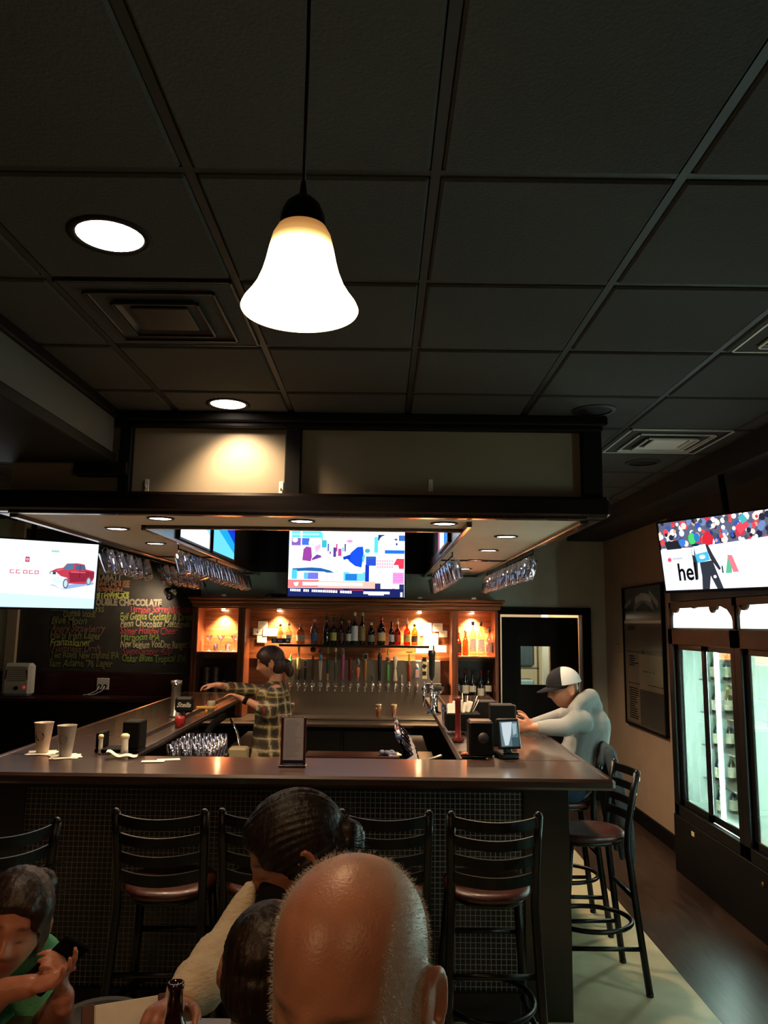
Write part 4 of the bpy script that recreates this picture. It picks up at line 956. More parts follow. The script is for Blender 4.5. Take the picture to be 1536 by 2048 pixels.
# ================================================================== LEFT BACK WALL: blackboard, wainscot, ledge
t=thing('blackboard','large black chalkboard with coloured handwritten beer list on the back wall','blackboard',(-3.05,8.635,0))
BM=mat('chalkboard_slate','#26241f',.65,noise=.35,scale=5,c2='#322f29',bump=.02)
m=MB(); m.bx(-.98,1.02,0,.012,1.29,2.86); m.build('slate',BM,t)
m=MB(); m.bx(-.985,1.02,-.004,.012,1.278,1.292,.002); m.build('board_edge',M['blackwood'],t)
def chalk(nm,c): return mat('chalk_'+nm,c,.9,noise=.45,scale=60)
CH={'r':chalk('red','#b84a4e'),'y':chalk('yellow','#a2a650'),'c':chalk('cream','#b8b088'),'g':chalk('green','#7c9448'),'p':chalk('pink','#8c404a'),'d':chalk('dim','#76764a'),'w':chalk('white','#8c8270'),'o':chalk('orange','#8a6248'),'b':chalk('brown','#7a5a4a')}
def line(body,x0,x1,yb,k,caps=False,bold=.0018,jit=.05):
    a=at(x0,yb,Y=8.63); e=at(x1,yb,Y=8.63); s=.115 if not caps else .10
    text(body,s,CH[k],t,(a.x+3.05,-.004,a.z),name='chalk_lettering',width=e.x-a.x,jit=jit,shear=.12 if not caps else 0,ext=.0008,bold=bold)
for l in [('Terrapin SoFresh&Green',258,381,1225,'r'),('Evil Genius Cocktails & Dreams',239,394,1239,'y'),('Penn Chocolate Meltdown',240,380,1253,'c'),('Shiner Holiday Cheer',240,354,1268,'r'),
    ('Harpoon IPA',240,318,1280,'g'),('New Belgium VooDoo Ranger IPA',240,392,1295,'c'),('Sweetwater 420',244,343,1309,'p'),('Oskar Blues Tropical IPA',243,371,1323,'g'),
    ('Lavery Brewworks',100,207,1222,'d'),('Coffee Stout',125,190,1233,'d'),('Blue Moon',102,172,1247,'d'),('Angry Strawberry',102,210,1263,'b'),('Harp Irish Lager',99,201,1277,'d'),
    ('Franziskaner',99,181,1291,'y'),('Guinness Draft',103,200,1304,'b'),('Two Roads New England IPA',100,236,1316,'d'),("Sam Adams '76 Lager",97,224,1333,'d')]: line(*l)
for l in [('A',194,206,1120,'w'),('SUB',186,228,1134,'o'),('YUENGLING',180,258,1147,'w'),('LABATT',196,243,1160,'w'),('OMMEGANG HOUSE',150,259,1173,'o'),('FIRE ARSENAL',150,249,1184,'o'),('SMITHWICKS',180,258,1196,'y'),('DOUBLE CHOCOLATE',180,323,1210,'w')]:
    line(*l,caps=True,bold=.006,jit=.01)
m=MB()
for cx,cz,r_ in((-.75,2.62,.16),(-.45,2.64,.13),(-.2,2.60,.10)):
    m.tube([(cx+r_*math.cos(a),-.003,cz+r_*.55*math.sin(a)) for a in [PI*q/10*1.3-.4 for q in range(11)]],.006,5)
m.build('chalk_scrollwork',CH['w'],t)
# lower wall
b=MB(); b.bx(-4.3,-2.06,8.60,8.648,1.05,1.285,.003); struct(b.build('trim_5',M['redpanel']))
t=thing('side_ledge','dark red wood ledge along the back wall below the chalkboard','ledge',(0,0,0))
m=MB(); m.bx(-4.4,-2.07,8.18,8.63,1.015,1.045,.006); m.build('ledge_board',M['redpanel'],t)
m=MB(); m.bx(-4.4,-2.10,8.26,8.62,0,1.015); m.build('ledge_cabinet',M['black'],t)
b=MB(); b.bx(-4.14,-4.03,8.58,8.65,1.05,2.95); struct(b.build('trim_6',mat('pale_post_paint','#a8957c',.6,bump=.02)))
# heater
t=thing('space_heater','white portable heater standing on the ledge below the chalkboard','heater',(-3.85,8.33,1.046))
m=MB(); m.box((0,.02,.175),(.30,.14,.34),None,.03); m.build('heater_housing',M['white'],t)
m=MB()
for k in range(7): m.bx(-.10,.10,-.056,-.049,.16+k*.022,.17+k*.022)
m.build('air_grille',mat('heater_grille','#a49c8c',.6),t)
for s in(-1,1):
    m=MB(); m.tube([(s*.115,-.05,.18),(s*.105,-.054,.28)],.006,6); m.build('side_slot',M['black'],t)
m=MB(); m.cyl((.01,-.05,.09),(.01,-.075,.09),.020,n=16); m.build('control_knob',M['black'],t)
m=MB(); m.cyl((.09,-.05,.10),(.09,-.058,.10),.014,n=12); m.build('indicator_lamp',mat('red_lamp','#c04038',.4,em='#ff5040',es=.3),t)
# outlet
t=thing('wall_outlet','cream double wall outlet with plugged cords below the chalkboard','outlet',(-3.045,8.60,1.165))
m=MB(); m.box((0,-.004,0),(.135,.01,.125),None,.003); m.build('cover_plate',M['white'],t)
for s in(-1,1):
    m=MB(); m.box((s*.03,-.016,-.02),(.032,.02,.03),None,.004); m.build('plug',M['black'],t)
    m=MB(); m.tube([(s*.03,-.026,-.02),(s*.03-.02,-.05,-.07),(s*.03-.09,-.07,-.105),(s*.03-.14,-.12,-.112)],.004,6); m.build('plug_cord',M['white'],t)
# clamp lamp on the cabinet corner
t=thing('clamp_lamp','silver reflector clamp lamp fixed near the cabinet corner','clamp lamp',(-2.33,8.40,2.165))
Mr=Euler((0,R(-62),R(-30))).to_matrix().to_4x4()
m=MB(); m.lathe([(.012,.06),(.03,.045),(.05,.01),(.068,-.05),(.072,-.06),(.066,-.055),(.045,.0),(.02,.03)],(0,0,0),24,rot=Mr,cap=False); m.build('reflector',M['chrome'],t)
m=MB(); m.tube([(.05,0,.03),(.08,.01,.055),(.11,.05,.03),(.16,.12,-.03),(.2,.16,-.10)],.008,8); m.build('lamp_arm',M['black'],t)
m=MB(); m.tube([(.1,.03,.04),(.13,.10,-.1),(.2,.165,-.3),(.23,.165,-.9)],.004,6); m.build('lamp_cord',M['cord'],t)
# pieces on cabinet top
for i,x in enumerate((451,839,946)):
    p=at(x,1197,Y=8.3); m=MB(); m.box((0,0,.012),(.05,.04,.024),None,.006); o=tag(m.build('cabinet_top_light',M['white']),'tiny white box on the cabinet top, %s'%['left of the television','just right of the television','near the right corner'][i],'box','white boxes on the cabinet top'); o.location=(p.x,8.22,2.116)
m=MB(); m.box((0,0,.02),(.22,.12,.035),None,.008); m.tube([(-.1,0,.04),(-.15,-.02,.03),(-.18,-.03,.01)],.006,6); o=tag(m.build('cable_box',M['black']),'flat black cable box on the cabinet top left of the television','cable box'); o.location=(-1.08,8.3,2.116)

# ================================================================== THINGS ON THE BAR
B=BT+.001
def cup(x,y,label,fill,i):
    c_=thing('plastic_cup',label,'cup',(x,y,B+.004),group='cups on the bar')
    m=MB(); m.lathe([(.030,.002),(.047,.150),(.049,.152),(.0455,.150),(.029,.006),(0,.006)],n=28,cap=False); m.build('cup_wall',mat('frosted_cup%d'%i,fill,.35,noise=.1,scale=30),c_)
    m=MB(); m.lathe([(0,.12),(.0425,.12),(.0425,.135),(0,.137)],n=20); m.build('ice_drink',mat('icy_drink','#8c8078',.1,noise=.5,scale=90),c_)
    m=MB(); a0=-PI/2-.1; 
    vs=[];n=14
    R_=lambda z:.030+.017*z/.15+.0006
    for q in range(n): 
        a=a0+.60*math.cos(2*PI*q/n); z=.085+.024*math.sin(2*PI*q/n); vs.append((R_(z)*math.cos(a),R_(z)*math.sin(a),z))
    m.add(vs,[tuple(range(n))[::-1]]); m.build('round_logo',mat('cup_logo%d'%i,['#2c2a2c','#7078a8'][i],.5),c_)
p1=(-1.755,4.13); p2=(-1.595,4.03)
for i,(p,l1,l2) in enumerate(((p1,'tall pint cup with dark round logo, left of the two cups','crumpled napkin under the left pint cup'),(p2,'milky pint cup with faint blue logo, right of the two cups','crumpled napkin under the right pint cup'))):
    m=MB(); n=18
    for lay in range(2):
        poly=[]
        for q in range(4):
            for e in range(4):
                a=PI/4+q*PI/2+R(20*lay+15*i); b2=a+PI/2; f=e/4; k=.095
                x=k*((1-f)*math.cos(a)+f*math.cos(b2)); y=k*((1-f)*math.sin(a)+f*math.sin(b2)); poly.append((x+random.uniform(-.004,.004),y+random.uniform(-.004,.004)))
        m.prism(poly,.0018,Matrix.Translation((0,0,.0002+.0019*lay)))
    o=tag(m.build('napkin',M['paper']),l2,'napkin','napkins on the bar'); o.location=(p[0],p[1],B)
    cup(p[0],p[1],l1,['#b8a290','#9c958c'][i],i)
# black condiment caddy with shakers and crumpled receipt
t=thing('condiment_caddy','black condiment caddy on the bar behind the curled receipt','caddy',(-1.36,4.20,B+.003))
m=MB(); m.bx(-.13,.10,-.06,.07,0,.02,.004); m.bx(.01,.10,-.06,.07,.02,.16,.006); m.bx(-.13,-.10,-.05,.07,.02,.10,.004); m.build('caddy_body',M['rubber'],t)
def shaker(x,y,h,r,label,c):
    s_=thing('salt_shaker',label,'shaker',(x,y,B+.001),group='white shakers by the caddy')
    m=MB(); m.lathe([(0,0),(r,0),(r*.85,h*.3),(r*.8,h*.7),(r,h*.8)],n=16); m.build('shaker_body',c,s_)
    m=MB(); m.lathe([(r*1.05,h*.8),(r*1.05,h*.93),(r*.6,h),(0,h)],n=16); m.build('shaker_cap',M['cream'],s_)
shaker(-1.325,4.115,.105,.021,'large white shaker right behind the curled receipt',M['white'])
shaker(-1.462,4.15,.095,.013,'slim white shaker left of the large one',M['white'])
m=MB(); n=26; vs=[];fs=[]
for i in range(n+1):
    u=i/n; x=-.075+.15*u; z=.016+.014*math.sin(u*2*PI*1.0+.4)+.012*math.cos(u*PI*3)
    for y in(-.04,.04): vs.append((x,y,z)); vs.append((x,y,z+.0015))
for i in range(n): fs+= [(i*4+1,i*4+3,i*4+7,i*4+5),(i*4,i*4+4,i*4+6,i*4+2),(i*4,i*4+1,i*4+5,i*4+4),(i*4+2,i*4+6,i*4+7,i*4+3)]
m.add(vs,fs,True); o=tag(m.build('curled_receipt',M['paper']),'white curled receipt paper lying on the bar by the shakers','receipt'); o.location=(-1.305,4.02,B); o.rotation_euler=(0,0,R(15))
for i,(x,y,r_,lb) in enumerate([(-1.06,3.985,R(18),'flat white receipt with dark spot on the bar, upper of two'),(-1.12,3.925,R(10),'flat white receipt on the bar, lower of two')]):
    m=MB(); m.box((0,0,.001+.0015*i),(.11,.05,.0014)); o=tag(m.build('flat_receipt',M['paper']),lb,'receipt','flat receipts on the bar'); o.location=(x,y,B+.0); o.rotation_euler=(0,0,r_)
# menu tent
p=at(588,1535,Z=BT); t=thing('menu_tent','tall two sided menu card with dark red edges standing on the bar','menu stand',(p.x-.01,3.86,B))
m=MB(); m.box((0,0,.004),(.13,.07,.008),None,.002); m.build('menu_base',M['blackwood'],t)
m=MB(); 
for s in(-1,1): m.box((s*.055,0,.118),(.012,.012,.225),None,.002)
m.bx(-.06,.06,.0,.006,.01,.23); m.build('menu_frame',mat('dark_red_plastic','#4a1418',.35,bump=.02),t)
picture('menu_page',.098,.215,[('#f2ecf4',(0,0,100,200)),('#20264a',(0,186,100,200))]+[('#b4adbc',(12,14+k*6.3,12+random.uniform(40,76),15.6+k*6.3)) for k in range(26)],t,M['print'],(0,0,100,200),loc=(0,-.002,.12))
# right cluster: black napkin dispenser with framed photo, black box, plates
t=thing('napkin_dispenser','black napkin dispenser with round emblem beside the bright tablet','napkin dispenser',(.575,4.22,B))
m=MB(); m.box((-.05,0,.095),(.13,.13,.18),None,.01); m.build('dispenser_body',M['metalblack'],t)
m=MB(); m.lathe([(.028,0),(.028,.003),(0,.004)],(-.04,-.066,.10),20,rot=(PI/2,0,0)); m.build('round_emblem',mat('dim_emblem','#34302e',.5),t)
t=thing('payment_tablet','small payment terminal with bright reflective screen on the bar','payment terminal',(.665,4.15,B),rot=(0,0,R(14)))
m=MB(); m.box((0,.03,.015),(.10,.12,.03),None,.006); m.box((0,.03,.10),(.04,.03,.17),(R(-15),0,0),.005); m.build('terminal_stand',M['metalblack'],t)
m=MB(); m.box((0,0,.125),(.125,.02,.155),(R(-14),0,R(0)),.006); m.build('terminal_body',M['metalblack'],t)
sc_o=picture('terminal_screen',.100,.125,[('#6f8a92',(0,0,100,125)),('#e8f8ff',[(10,5),(70,2),(60,60),(40,118),(20,120),(12,60)]),('#b8d0d8',[(70,10),(95,8),(90,60),(70,70)]),('#48606a',(60,80,100,125))],t,colattr('terminal_glow',emis=.75),(0,0,100,125),loc=(0,-.013,.125),rot=(R(-14),0,0))
t=thing('upright_box','tall black upright box standing on the bar behind the tablet','box',(.70,4.62,B))
m=MB(); m.box((0,0,.115),(.14,.10,.23),None,.006); m.build('box_shell',M['black'],t)
m=MB(); m.box((.075,0,.115),(.01,.09,.22),None,.002); m.build('metal_side_strip',M['rail'],t)
t=thing('plate_stack','pale plates with a papery napkin on the right bar wing','plate stack',(.74,4.98,B))
m=MB(); m.lathe([(0,0),(.07,0),(.12,.014),(.121,.017),(.07,.006),(0,.005)],n=28); m.build('plate',M['paper'],t)
m=MB(); m.lathe([(.04,.018),(.11,.032),(.108,.034),(.04,.022),(0,.02)],n=28); m.build('upper_plate',M['paper'],t)
m=MB(); m.box((-.03,.0,.05),(.12,.08,.05),(0,.2,.4),.01); m.build('folded_napkin',M['paper'],t)
# straw caddy and tall items on the right drink rail
t=thing('straw_caddy','black bar caddy crammed with napkins and straws on the right rail','bar caddy',(.53,5.25,B+.002))
m=MB(); m.bx(-.10,.12,-.10,.14,0,.11,.006); m.build('caddy_box',M['rubber'],t)
m=MB()
for k in range(5): m.box((-.07+.03*k,-.05+.02*k,.13+.01*(k%3)),(.06,.02,.08),(.2*(k-2),.3*(k%2),.5*k),.006)
m.build('napkin_bundle',M['paper'],t)
for k in range(8):
    m=MB(); a=k*1.9; m.cyl((.04+.02*math.cos(a),.04+.02*math.sin(a),.06),(.04+.06*math.cos(a)+.03,.04+.04*math.sin(a),.19+.02*(k%3)),.003,n=6); m.build('straw',M['white'] if k%2 else M['rubber'],t)
t=thing('red_muddler','tall dark red pillar shaped bar tool holder on the right rail','bar tool',(.47,4.86,BT-.018))
m=MB(); m.lathe([(.035,0),(.037,.01),(.020,.03),(.017,.10),(.018,.24),(.028,.26),(0,.265)],n=20); m.build('turned_post',mat('dark_red_gloss','#5a1c1c',.25,bump=.02),t)
t=thing('black_organizer','black square organizer box standing behind the straw caddy','organizer',(.71,5.45,B))
m=MB(); m.box((0,0,.085),(.15,.14,.17),None,.006); m.build('organizer_shell',M['black'],t)
t=thing('garnish_tray','small tray of orange garnish at the near end of the right rail','garnish tray',(.485,4.35,BT-.024))
m=MB(); m.bx(-.06,.06,-.09,.09,0,.012,.003); m.build('tray_base',M['rubber'],t)
m=MB()
for k in range(6): m.ball((random.uniform(-.04,.04),random.uniform(-.06,.06),.02),(.022,.018,.012),10,6)
m.build('orange_slices',mat('orange_peel','#a85a3c',.5,noise=.4,scale=80),t)
for k,(y,lb) in enumerate(((5.8,'short drinking glass on the right rail near the tower'),(6.0,'short drinking glass behind the first on the right rail'),(5.62,'brown bottle cap jar on the right rail'))):
    t=thing('rail_glass',lb,'glass',(.49,y,BT-.024),group='small glasses on the right rail')
    m=MB(); m.lathe([(.030,0),(.038,.11),(.036,.11),(.028,.006),(0,.006)],n=16,cap=False); m.build('glass_body',M['mugglass'],t)
# speed rail of bottles and hose on right inner side
t=thing('speed_rail','black speed rail with slanted bottles inside the right bar wing','speed rail',(.31,5.55,.86))
m=MB(); m.bx(-.08,.08,-.6,.6,0,.02,.003); m.bx(-.08,-.075,-.6,.6,0,.12); m.build('rail_tray',M['steel'],t)
m=MB(); m.tube([(.06,-.70,.20),(-.02,-.66,.17),(-.08,-.62,.05),(-.10,-.62,-.02),(-.12,-.62,-.10)],.011,8); m.build('soda_hose',M['steel'],t)
for k in range(6):
    c_=['#2a3a6a','#c8c8d8','#7a3a2c','#20242c','#8a8a9a','#4a2c1c'][k]
    bt=bottle(.245,5.05+.18*k,.885,.30,.036,.013,['#3a4a78','#c8c8d8','#7a4a3c','#24282c','#9a9aa8','#5a3a2c'][k],['blue','clear silver','reddish brown','black','grey','brown'][k]+' liquor bottle leaning in the right speed rail, %s from the front'%ORD[k],'#b8b4c0',c_,True,'round',(.15,.5),grp='bottles in the speed rail',name='rail_bottle')
    bt.rotation_euler=(0,R(-28),0)
# left rail: glass rack, taps, hose, strainers
t=thing('glass_rack','rack of upturned drinking glasses inside the left bar wing','glass rack',(-1.13,4.85,.862))
m=MB(); m.bx(-.13,.15,-.28,.3,0,.15,.003); m.build('rack_tray',M['rubber'],t)
k=0
for i in range(4):
    for j in range(5):
        g_=thing('drinking_glass','upturned glass in the left rack, row %s from the front, %s from the left'%(ORD[j].replace('nearest','first'),ORD[i].replace('nearest','first')),'glass',(-1.13-.09+.07*i,4.85-.22+.11*j,1.013),group='glasses in the underbar rack')
        m=MB(); m.lathe([(.030,0),(.033,.002),(.027,.13),(0,.132)],n=16,cap=False); m.lathe([(.029,.002),(.024,.122),(0,.124)],n=16,cap=False); m.build('glass_body',M['glass'],g_)
t=thing('soda_gun_hose','thick black hose looping down from the left bar rail','hose',(-1.25,6.05,1.14))
m=MB(); m.tube([(.05,0,.0),(.0,-.15,-.04),(-.02,-.35,-.10),(-.02,-.5,-.19),(-.02,-.55,-.26)],.026,12); m.build('black_hose',M['rubber'],t)
m=MB(); m.tube([(.10,0,-.02),(.16,-.05,-.12),(.20,-.1,-.25),(.28,-.12,-.34),(.38,-.1,-.33),(.44,-.06,-.27)],.011,8); m.build('steel_hose',M['chrome'],t)
t=thing('underbar_bin','pale square bin standing in the left underbar sink','bin',(-1.00,5.60,.862))
m=MB(); m.box((0,0,.06),(.13,.12,.12),None,.012); m.build('bin_body',mat('dull_tan_bin','#7d7458',.6,bump=.02),t)
m=MB(); m.box((.02,-.25,.03),(.20,.2,.06),None,.01); m.build('lower_tray',M['steel'],t)
t=thing('rail_dispenser','silver dispenser post at the far end of the left bar wing','dispenser',(-1.50,5.75,B+.001))
m=MB(); m.lathe([(.045,0),(.045,.01),(.034,.02),(.034,.22),(.040,.23),(.040,.255),(0,.262)],n=20); m.build('dispenser_column',M['steel'],t)
m=MB(); m.tube([(.0,-.0,.245),(.02,-.08,.245),(.02,-.09,.21)],.010,8); m.build('spigot',M['chrome'],t)
t=thing('oval_tap_sign','black rounded sign with silver script on the left bar rail','sign',(-1.385,5.55,BT-.022))
m=MB(); m.cyl((0,0,0),(0,0,.10),.012); m.box((0,0,.13),(.13,.04,.11),None,.03); m.build('sign_body',M['black'],t)
text('Stella',.045,mat('silver_script','#a8a8a4',.4),t,(-.05,-.022,.115),name='script_lettering',width=.10,shear=.4,bold=.001)
for k,(x,y,c_,lb) in enumerate([(-1.36,5.35,'#8a2020','small red capped jar on the left rail'),(-1.36,6.15,'#c89a50','tan card strip on the left rail near the hand'),(-1.38,6.4,'#b8b0a0','metal shaker cup on the left rail near the hand')]):
    t=thing('rail_jar',lb,'jar',(x,y,BT-.024)); m=MB()
    if k==1: m.box((0,0,.05),(.16,.03,.02),None,.004); m.cyl((0,0,0),(0,0,.04),.01)
    else: m.lathe([(.03,0),(.034,.06),(.03,.075),(0,.078)],n=16)
    m.build('jar_body',mat('jar%d'%k,c_,.35),t)

# ================================================================== HIGH TABLE IN FRONT
t=thing('pub_table','tall dark pub table crossing the lower left of the picture','table',(-.53,1.24,0))
m=MB(); m.box((0,0,.985),(.54,1.16,.03),None,.01); m.build('tabletop',M['bartopY'],t)
m=MB(); m.cyl((0,0,.03),(0,0,.97),.04); m.build('pedestal',M['metalblack'],t)
m=MB(); m.lathe([(.28,0),(.28,.02),(.06,.05),(0,.05)],n=28); m.build('round_foot',M['metalblack'],t)
TZ=1.001
t=thing('beer_bottle','brown glass beer bottle standing on the pub table','beer bottle',(-.348,1.43,TZ))
m=MB(); m.lathe([(0,0),(.029,0),(.031,.006),(.031,.13),(.028,.148),(.017,.172),(.0135,.19),(.0125,.222),(.014,.224),(.014,.234),(.011,.235),(.011,.22)],n=28,cap=False); m.build('bottle_glass',mat('brown_bottle_glass','#2c120a',.08,coat=.5,bump=.01),t)
m=MB(); m.lathe([(.0315,.03),(.0315,.11)],n=28,cap=False); m.build('bottle_label',M['cream'],t)
t=thing('table_menu','white menu card with dark red bars leaning on the pub table','menu',(at(258,2050,Y=1.50).x,1.50,TZ),rot=(0,0,R(22)))
m=MB(); m.box((0,.03,.075),(.15,.006,.16),(R(-35),0,0),.001); m.build('menu_card',M['paper'],t)
for x in(-.068,.068):
    m=MB(); m.box((x,.024,.077),(.022,.008,.165),(R(-35),0,0),.001); m.build('menu_bar',mat('dark_red_bar','#4a1810',.4),t)
t=thing('candle_holder','red pebbled glass candle holder on the pub table','candle holder',(at(258,2010,Y=1.68).x,1.68,TZ))
m=MB(); m.lathe([(0,0),(.03,0),(.040,.018),(.041,.036),(.032,.052),(.029,.052),(.037,.035),(.025,.01),(0,.01)],n=24,cap=False); m.build('red_glass',mat('red_glass','#b01c14',.1,coat=.6,noise=.5,scale=90,bump=.5,em='#c02010',es=.12),t)
t=thing('dark_bowl','wide dark oval serving bowl at the far end of the pub table','bowl',(-.60,1.72,TZ))
m=MB(); m.lathe([(0,.002),(.05,0),(.085,.025),(.09,.028),(.08,.023),(.04,.008),(0,.008)],(.02,.03,0),30); m.build('bowl_shell',mat('dark_stoneware','#141214',.6,bump=.02,spec=.3),t)
for i,(x,y,s,a,lb) in enumerate([(-.30,1.42,.13,20,'folded white napkin on the pub table right of the bottle'),(-.335,1.58,.10,50,'crumpled napkin with cutlery near the sweater cuff'),(-.62,1.52,.16,35,'white paper sheet on the pub table at lower left')]):
    m=MB(); m.box((0,0,.006),(s,s*.7,.010),None,.002)
    if i==1:
        for q in range(3): m.box((.02*q-.02,.0,.018),(s*.8,.012,.004),(0,.1*q,.5*q))
    o=tag(m.build('table_napkin',M['paper']),lb,'napkin','napkins on the pub table'); o.location=(x,y,TZ); o.rotation_euler=(0,0,R(a))
# other pendants of the same row hang behind the camera
spot('pendant_light',(.55,-.35,2.40),(.5,.0,0),15,150,.8,'#ffc48a',.06)
spot('pendant_light',(-.95,-.15,2.40),(-.9,.3,0),26,150,.8,'#ffc48a',.06)
spot('clamp_lamp_beam',(-2.42,8.34,2.16),(-2.75,8.64,1.95),26,140,1,'#ffe0bc',.03)
#PART4
# ================================================================== PEOPLE
def sm(x,a,b):
    t=np.clip((x-a)/(b-a),0,1); return t*t*(3-2*t)
def g(x,s): return np.exp(-(x/s)**2)
def head_pts(x,y,z):
    """deform unit-sphere directions into an adult head facing -Y (metres)"""
    X=x*.077; Y=y*.098; Z=np.where(z>0,z*.130,z*.120)
    wd=1+.15*sm(z,.15,.8)*(1-.5*sm(z,.85,1)); X=X*wd; Y=Y*wd
    low=sm(-z,.05,.95)
    front=sm(-y,-.2,.9)
    X=X*(1-.30*low)*(1+.04*sm(z,-.1,.5)); 
    Y=np.where(Y>0, Y*(1-.42*low), Y*(1-.10*low))
    X=X*(1-.10*front*(1-low))
    # nose
    nz=np.where(Z>-.028, g(Z+.028,.034), g(Z+.028,.011))
    Y-= .024*g(X,.0125)*nz*front
    Y-= .008*g(np.abs(X)-.012,.008)*g(Z+.031,.009)*front
    # brow ridge, eye sockets, closed lids
    Y-= .005*g(Z-.026,.012)*g(X,.045)*front
    Y+= .012*g(np.abs(X)-.031,.017)*g(Z-.006,.014)*front
    Y-= .008*g(np.abs(X)-.031,.011)*g(Z-.004,.009)*front
    # cheeks, lips, chin
    Y-= .006*g(np.abs(X)-.038,.02)*g(Z+.028,.02)*front
    Y-= .0075*g(X,.022)*g(Z+.056,.006)*front; Y-= .0075*g(X,.019)*g(Z+.068,.006)*front; Y+= .003*g(X,.024)*g(Z+.062,.0025)*front
    Y-= .010*g(X,.022)*g(Z+.098,.016)*front
    return X,Y,Z
def head_mesh(mb,Mh,s=1,n=88,m=66):
    vs=[];fs=[]
    ph=-np.pi/2+np.pi*np.arange(1,m)/m; th=2*np.pi*np.arange(n)/n
    P,T=np.meshgrid(ph,th,indexing='ij')
    x,y,z=np.cos(P)*np.cos(T),np.cos(P)*np.sin(T),np.sin(P)
    X,Y,Z=head_pts(x,y,z)
    pts=[Mh@Vector((a*s,b*s,c*s)) for a,b,c in zip(X.ravel(),Y.ravel(),Z.ravel())]
    bt=head_pts(np.array([0.]),np.array([0.]),np.array([-1.])); tp=head_pts(np.array([0.]),np.array([0.]),np.array([1.]))
    pts=[Mh@Vector([float(q[0])*s for q in bt])]+pts+[Mh@Vector([float(q[0])*s for q in tp])]
    t=len(pts)-1
    for q in range(n):
        fs.append((0,1+(q+1)%n,1+q)); fs.append((t,1+(m-2)*n+q,1+(m-2)*n+(q+1)%n))
        for i in range(m-2): fs.append((1+i*n+q,1+i*n+(q+1)%n,1+(i+1)*n+(q+1)%n,1+(i+1)*n+q))
    mb.add(pts,fs,True)
    # ears
    for sgn in(-1,1):
        pts=[]
        for k in range(13):
            a=-2.3+k*4.6/12
            pts.append(Mh@Vector((sgn*(.078+.012*math.cos(a*.5))*s,(.012+.017*math.cos(a)*(1 if math.cos(a)>0 else .6)+.002)*s,(-.002+.030*math.sin(a))*s)))
        mb.tube(pts,[.0058*s]*13,8)
        mb.ball(Mh@Vector((sgn*.081*s,.008*s,.004*s)),(.0055*s,.020*s,.031*s),12,8,Mh.to_3x3().to_4x4())
        mb.ball(Mh@Vector((sgn*.077*s,.014*s,-.002*s)),(.006*s,.013*s,.024*s),12,8,Mh.to_3x3().to_4x4())
        mb.ball(Mh@Vector((sgn*.079*s,.008*s,-.034*s)),(.006*s,.008*s,.010*s),10,8,Mh.to_3x3().to_4x4())
def limb(mb,pts):
    """pts: (position, radius) joined by tapering rounded segments"""
    P=[(Vector(p),r) for p,r in pts]
    for i,(p,r) in enumerate(P):
        mb.ball(p,r,14,10)
        if i:
            q,r2=P[i-1]
            if (p-q).length>1e-4: mb.tube([q,p],[r2,r],14)
def hand(mb,wr,dirv,palm_n,thumb,s=1,curl=(35,35,20),spread=4,tcurl=20):
    """wr wrist point, dirv finger direction, palm_n palm normal, thumb = side sign"""
    X=Vector(dirv).normalized(); Z=-Vector(palm_n); Z=(Z-X*Z.dot(X)).normalized(); Y=Z.cross(X)
    B3=Matrix((X,Y,Z)).transposed()
    W=lambda v: Vector(wr)+B3@(Vector(v)*s)
    mb.ball(W((.045,0,0)),(.050*s,.040*s,.015*s),16,10,B3.to_4x4())
    limb(mb,[(W((-.03,0,0)),.024*s),(W((.01,0,0)),.022*s),(W((.04,.006,0)),.018*s)])
    for k,(yb,L) in enumerate(((-.030,.062),(-.010,.072),(.011,.078),(.031,.070))):
        yb*=thumb if thumb else 1
        p=Vector((.080-.004*abs(k-2),yb,0)); a=0; pts=[(W((.05,yb*.8,0)),.0115*s),(W(p),.0098*s)]
        sp=math.radians(spread)*(k-1.5)*(thumb or 1)
        for j in range(3):
            a+=math.radians(curl[j]); l=L*(.45,.32,.23)[j]
            p=p+Vector((l*math.cos(a)*math.cos(sp),l*math.cos(a)*math.sin(sp),-l*math.sin(a))); pts.append((W(p),(.0088,.0080,.0070)[j]*s))
        limb(mb,pts)
    ty=thumb or 1
    pts=[(W((.015,ty*.022,-.002)),.014*s),(W((.040,ty*.048,-.012)),.0115*s),(W((.066,ty*.060,-.012-.010*tcurl/20)),.0102*s),(W((.088,ty*.062,-.012-.022*tcurl/20)),.0085*s)]
    limb(mb,pts)
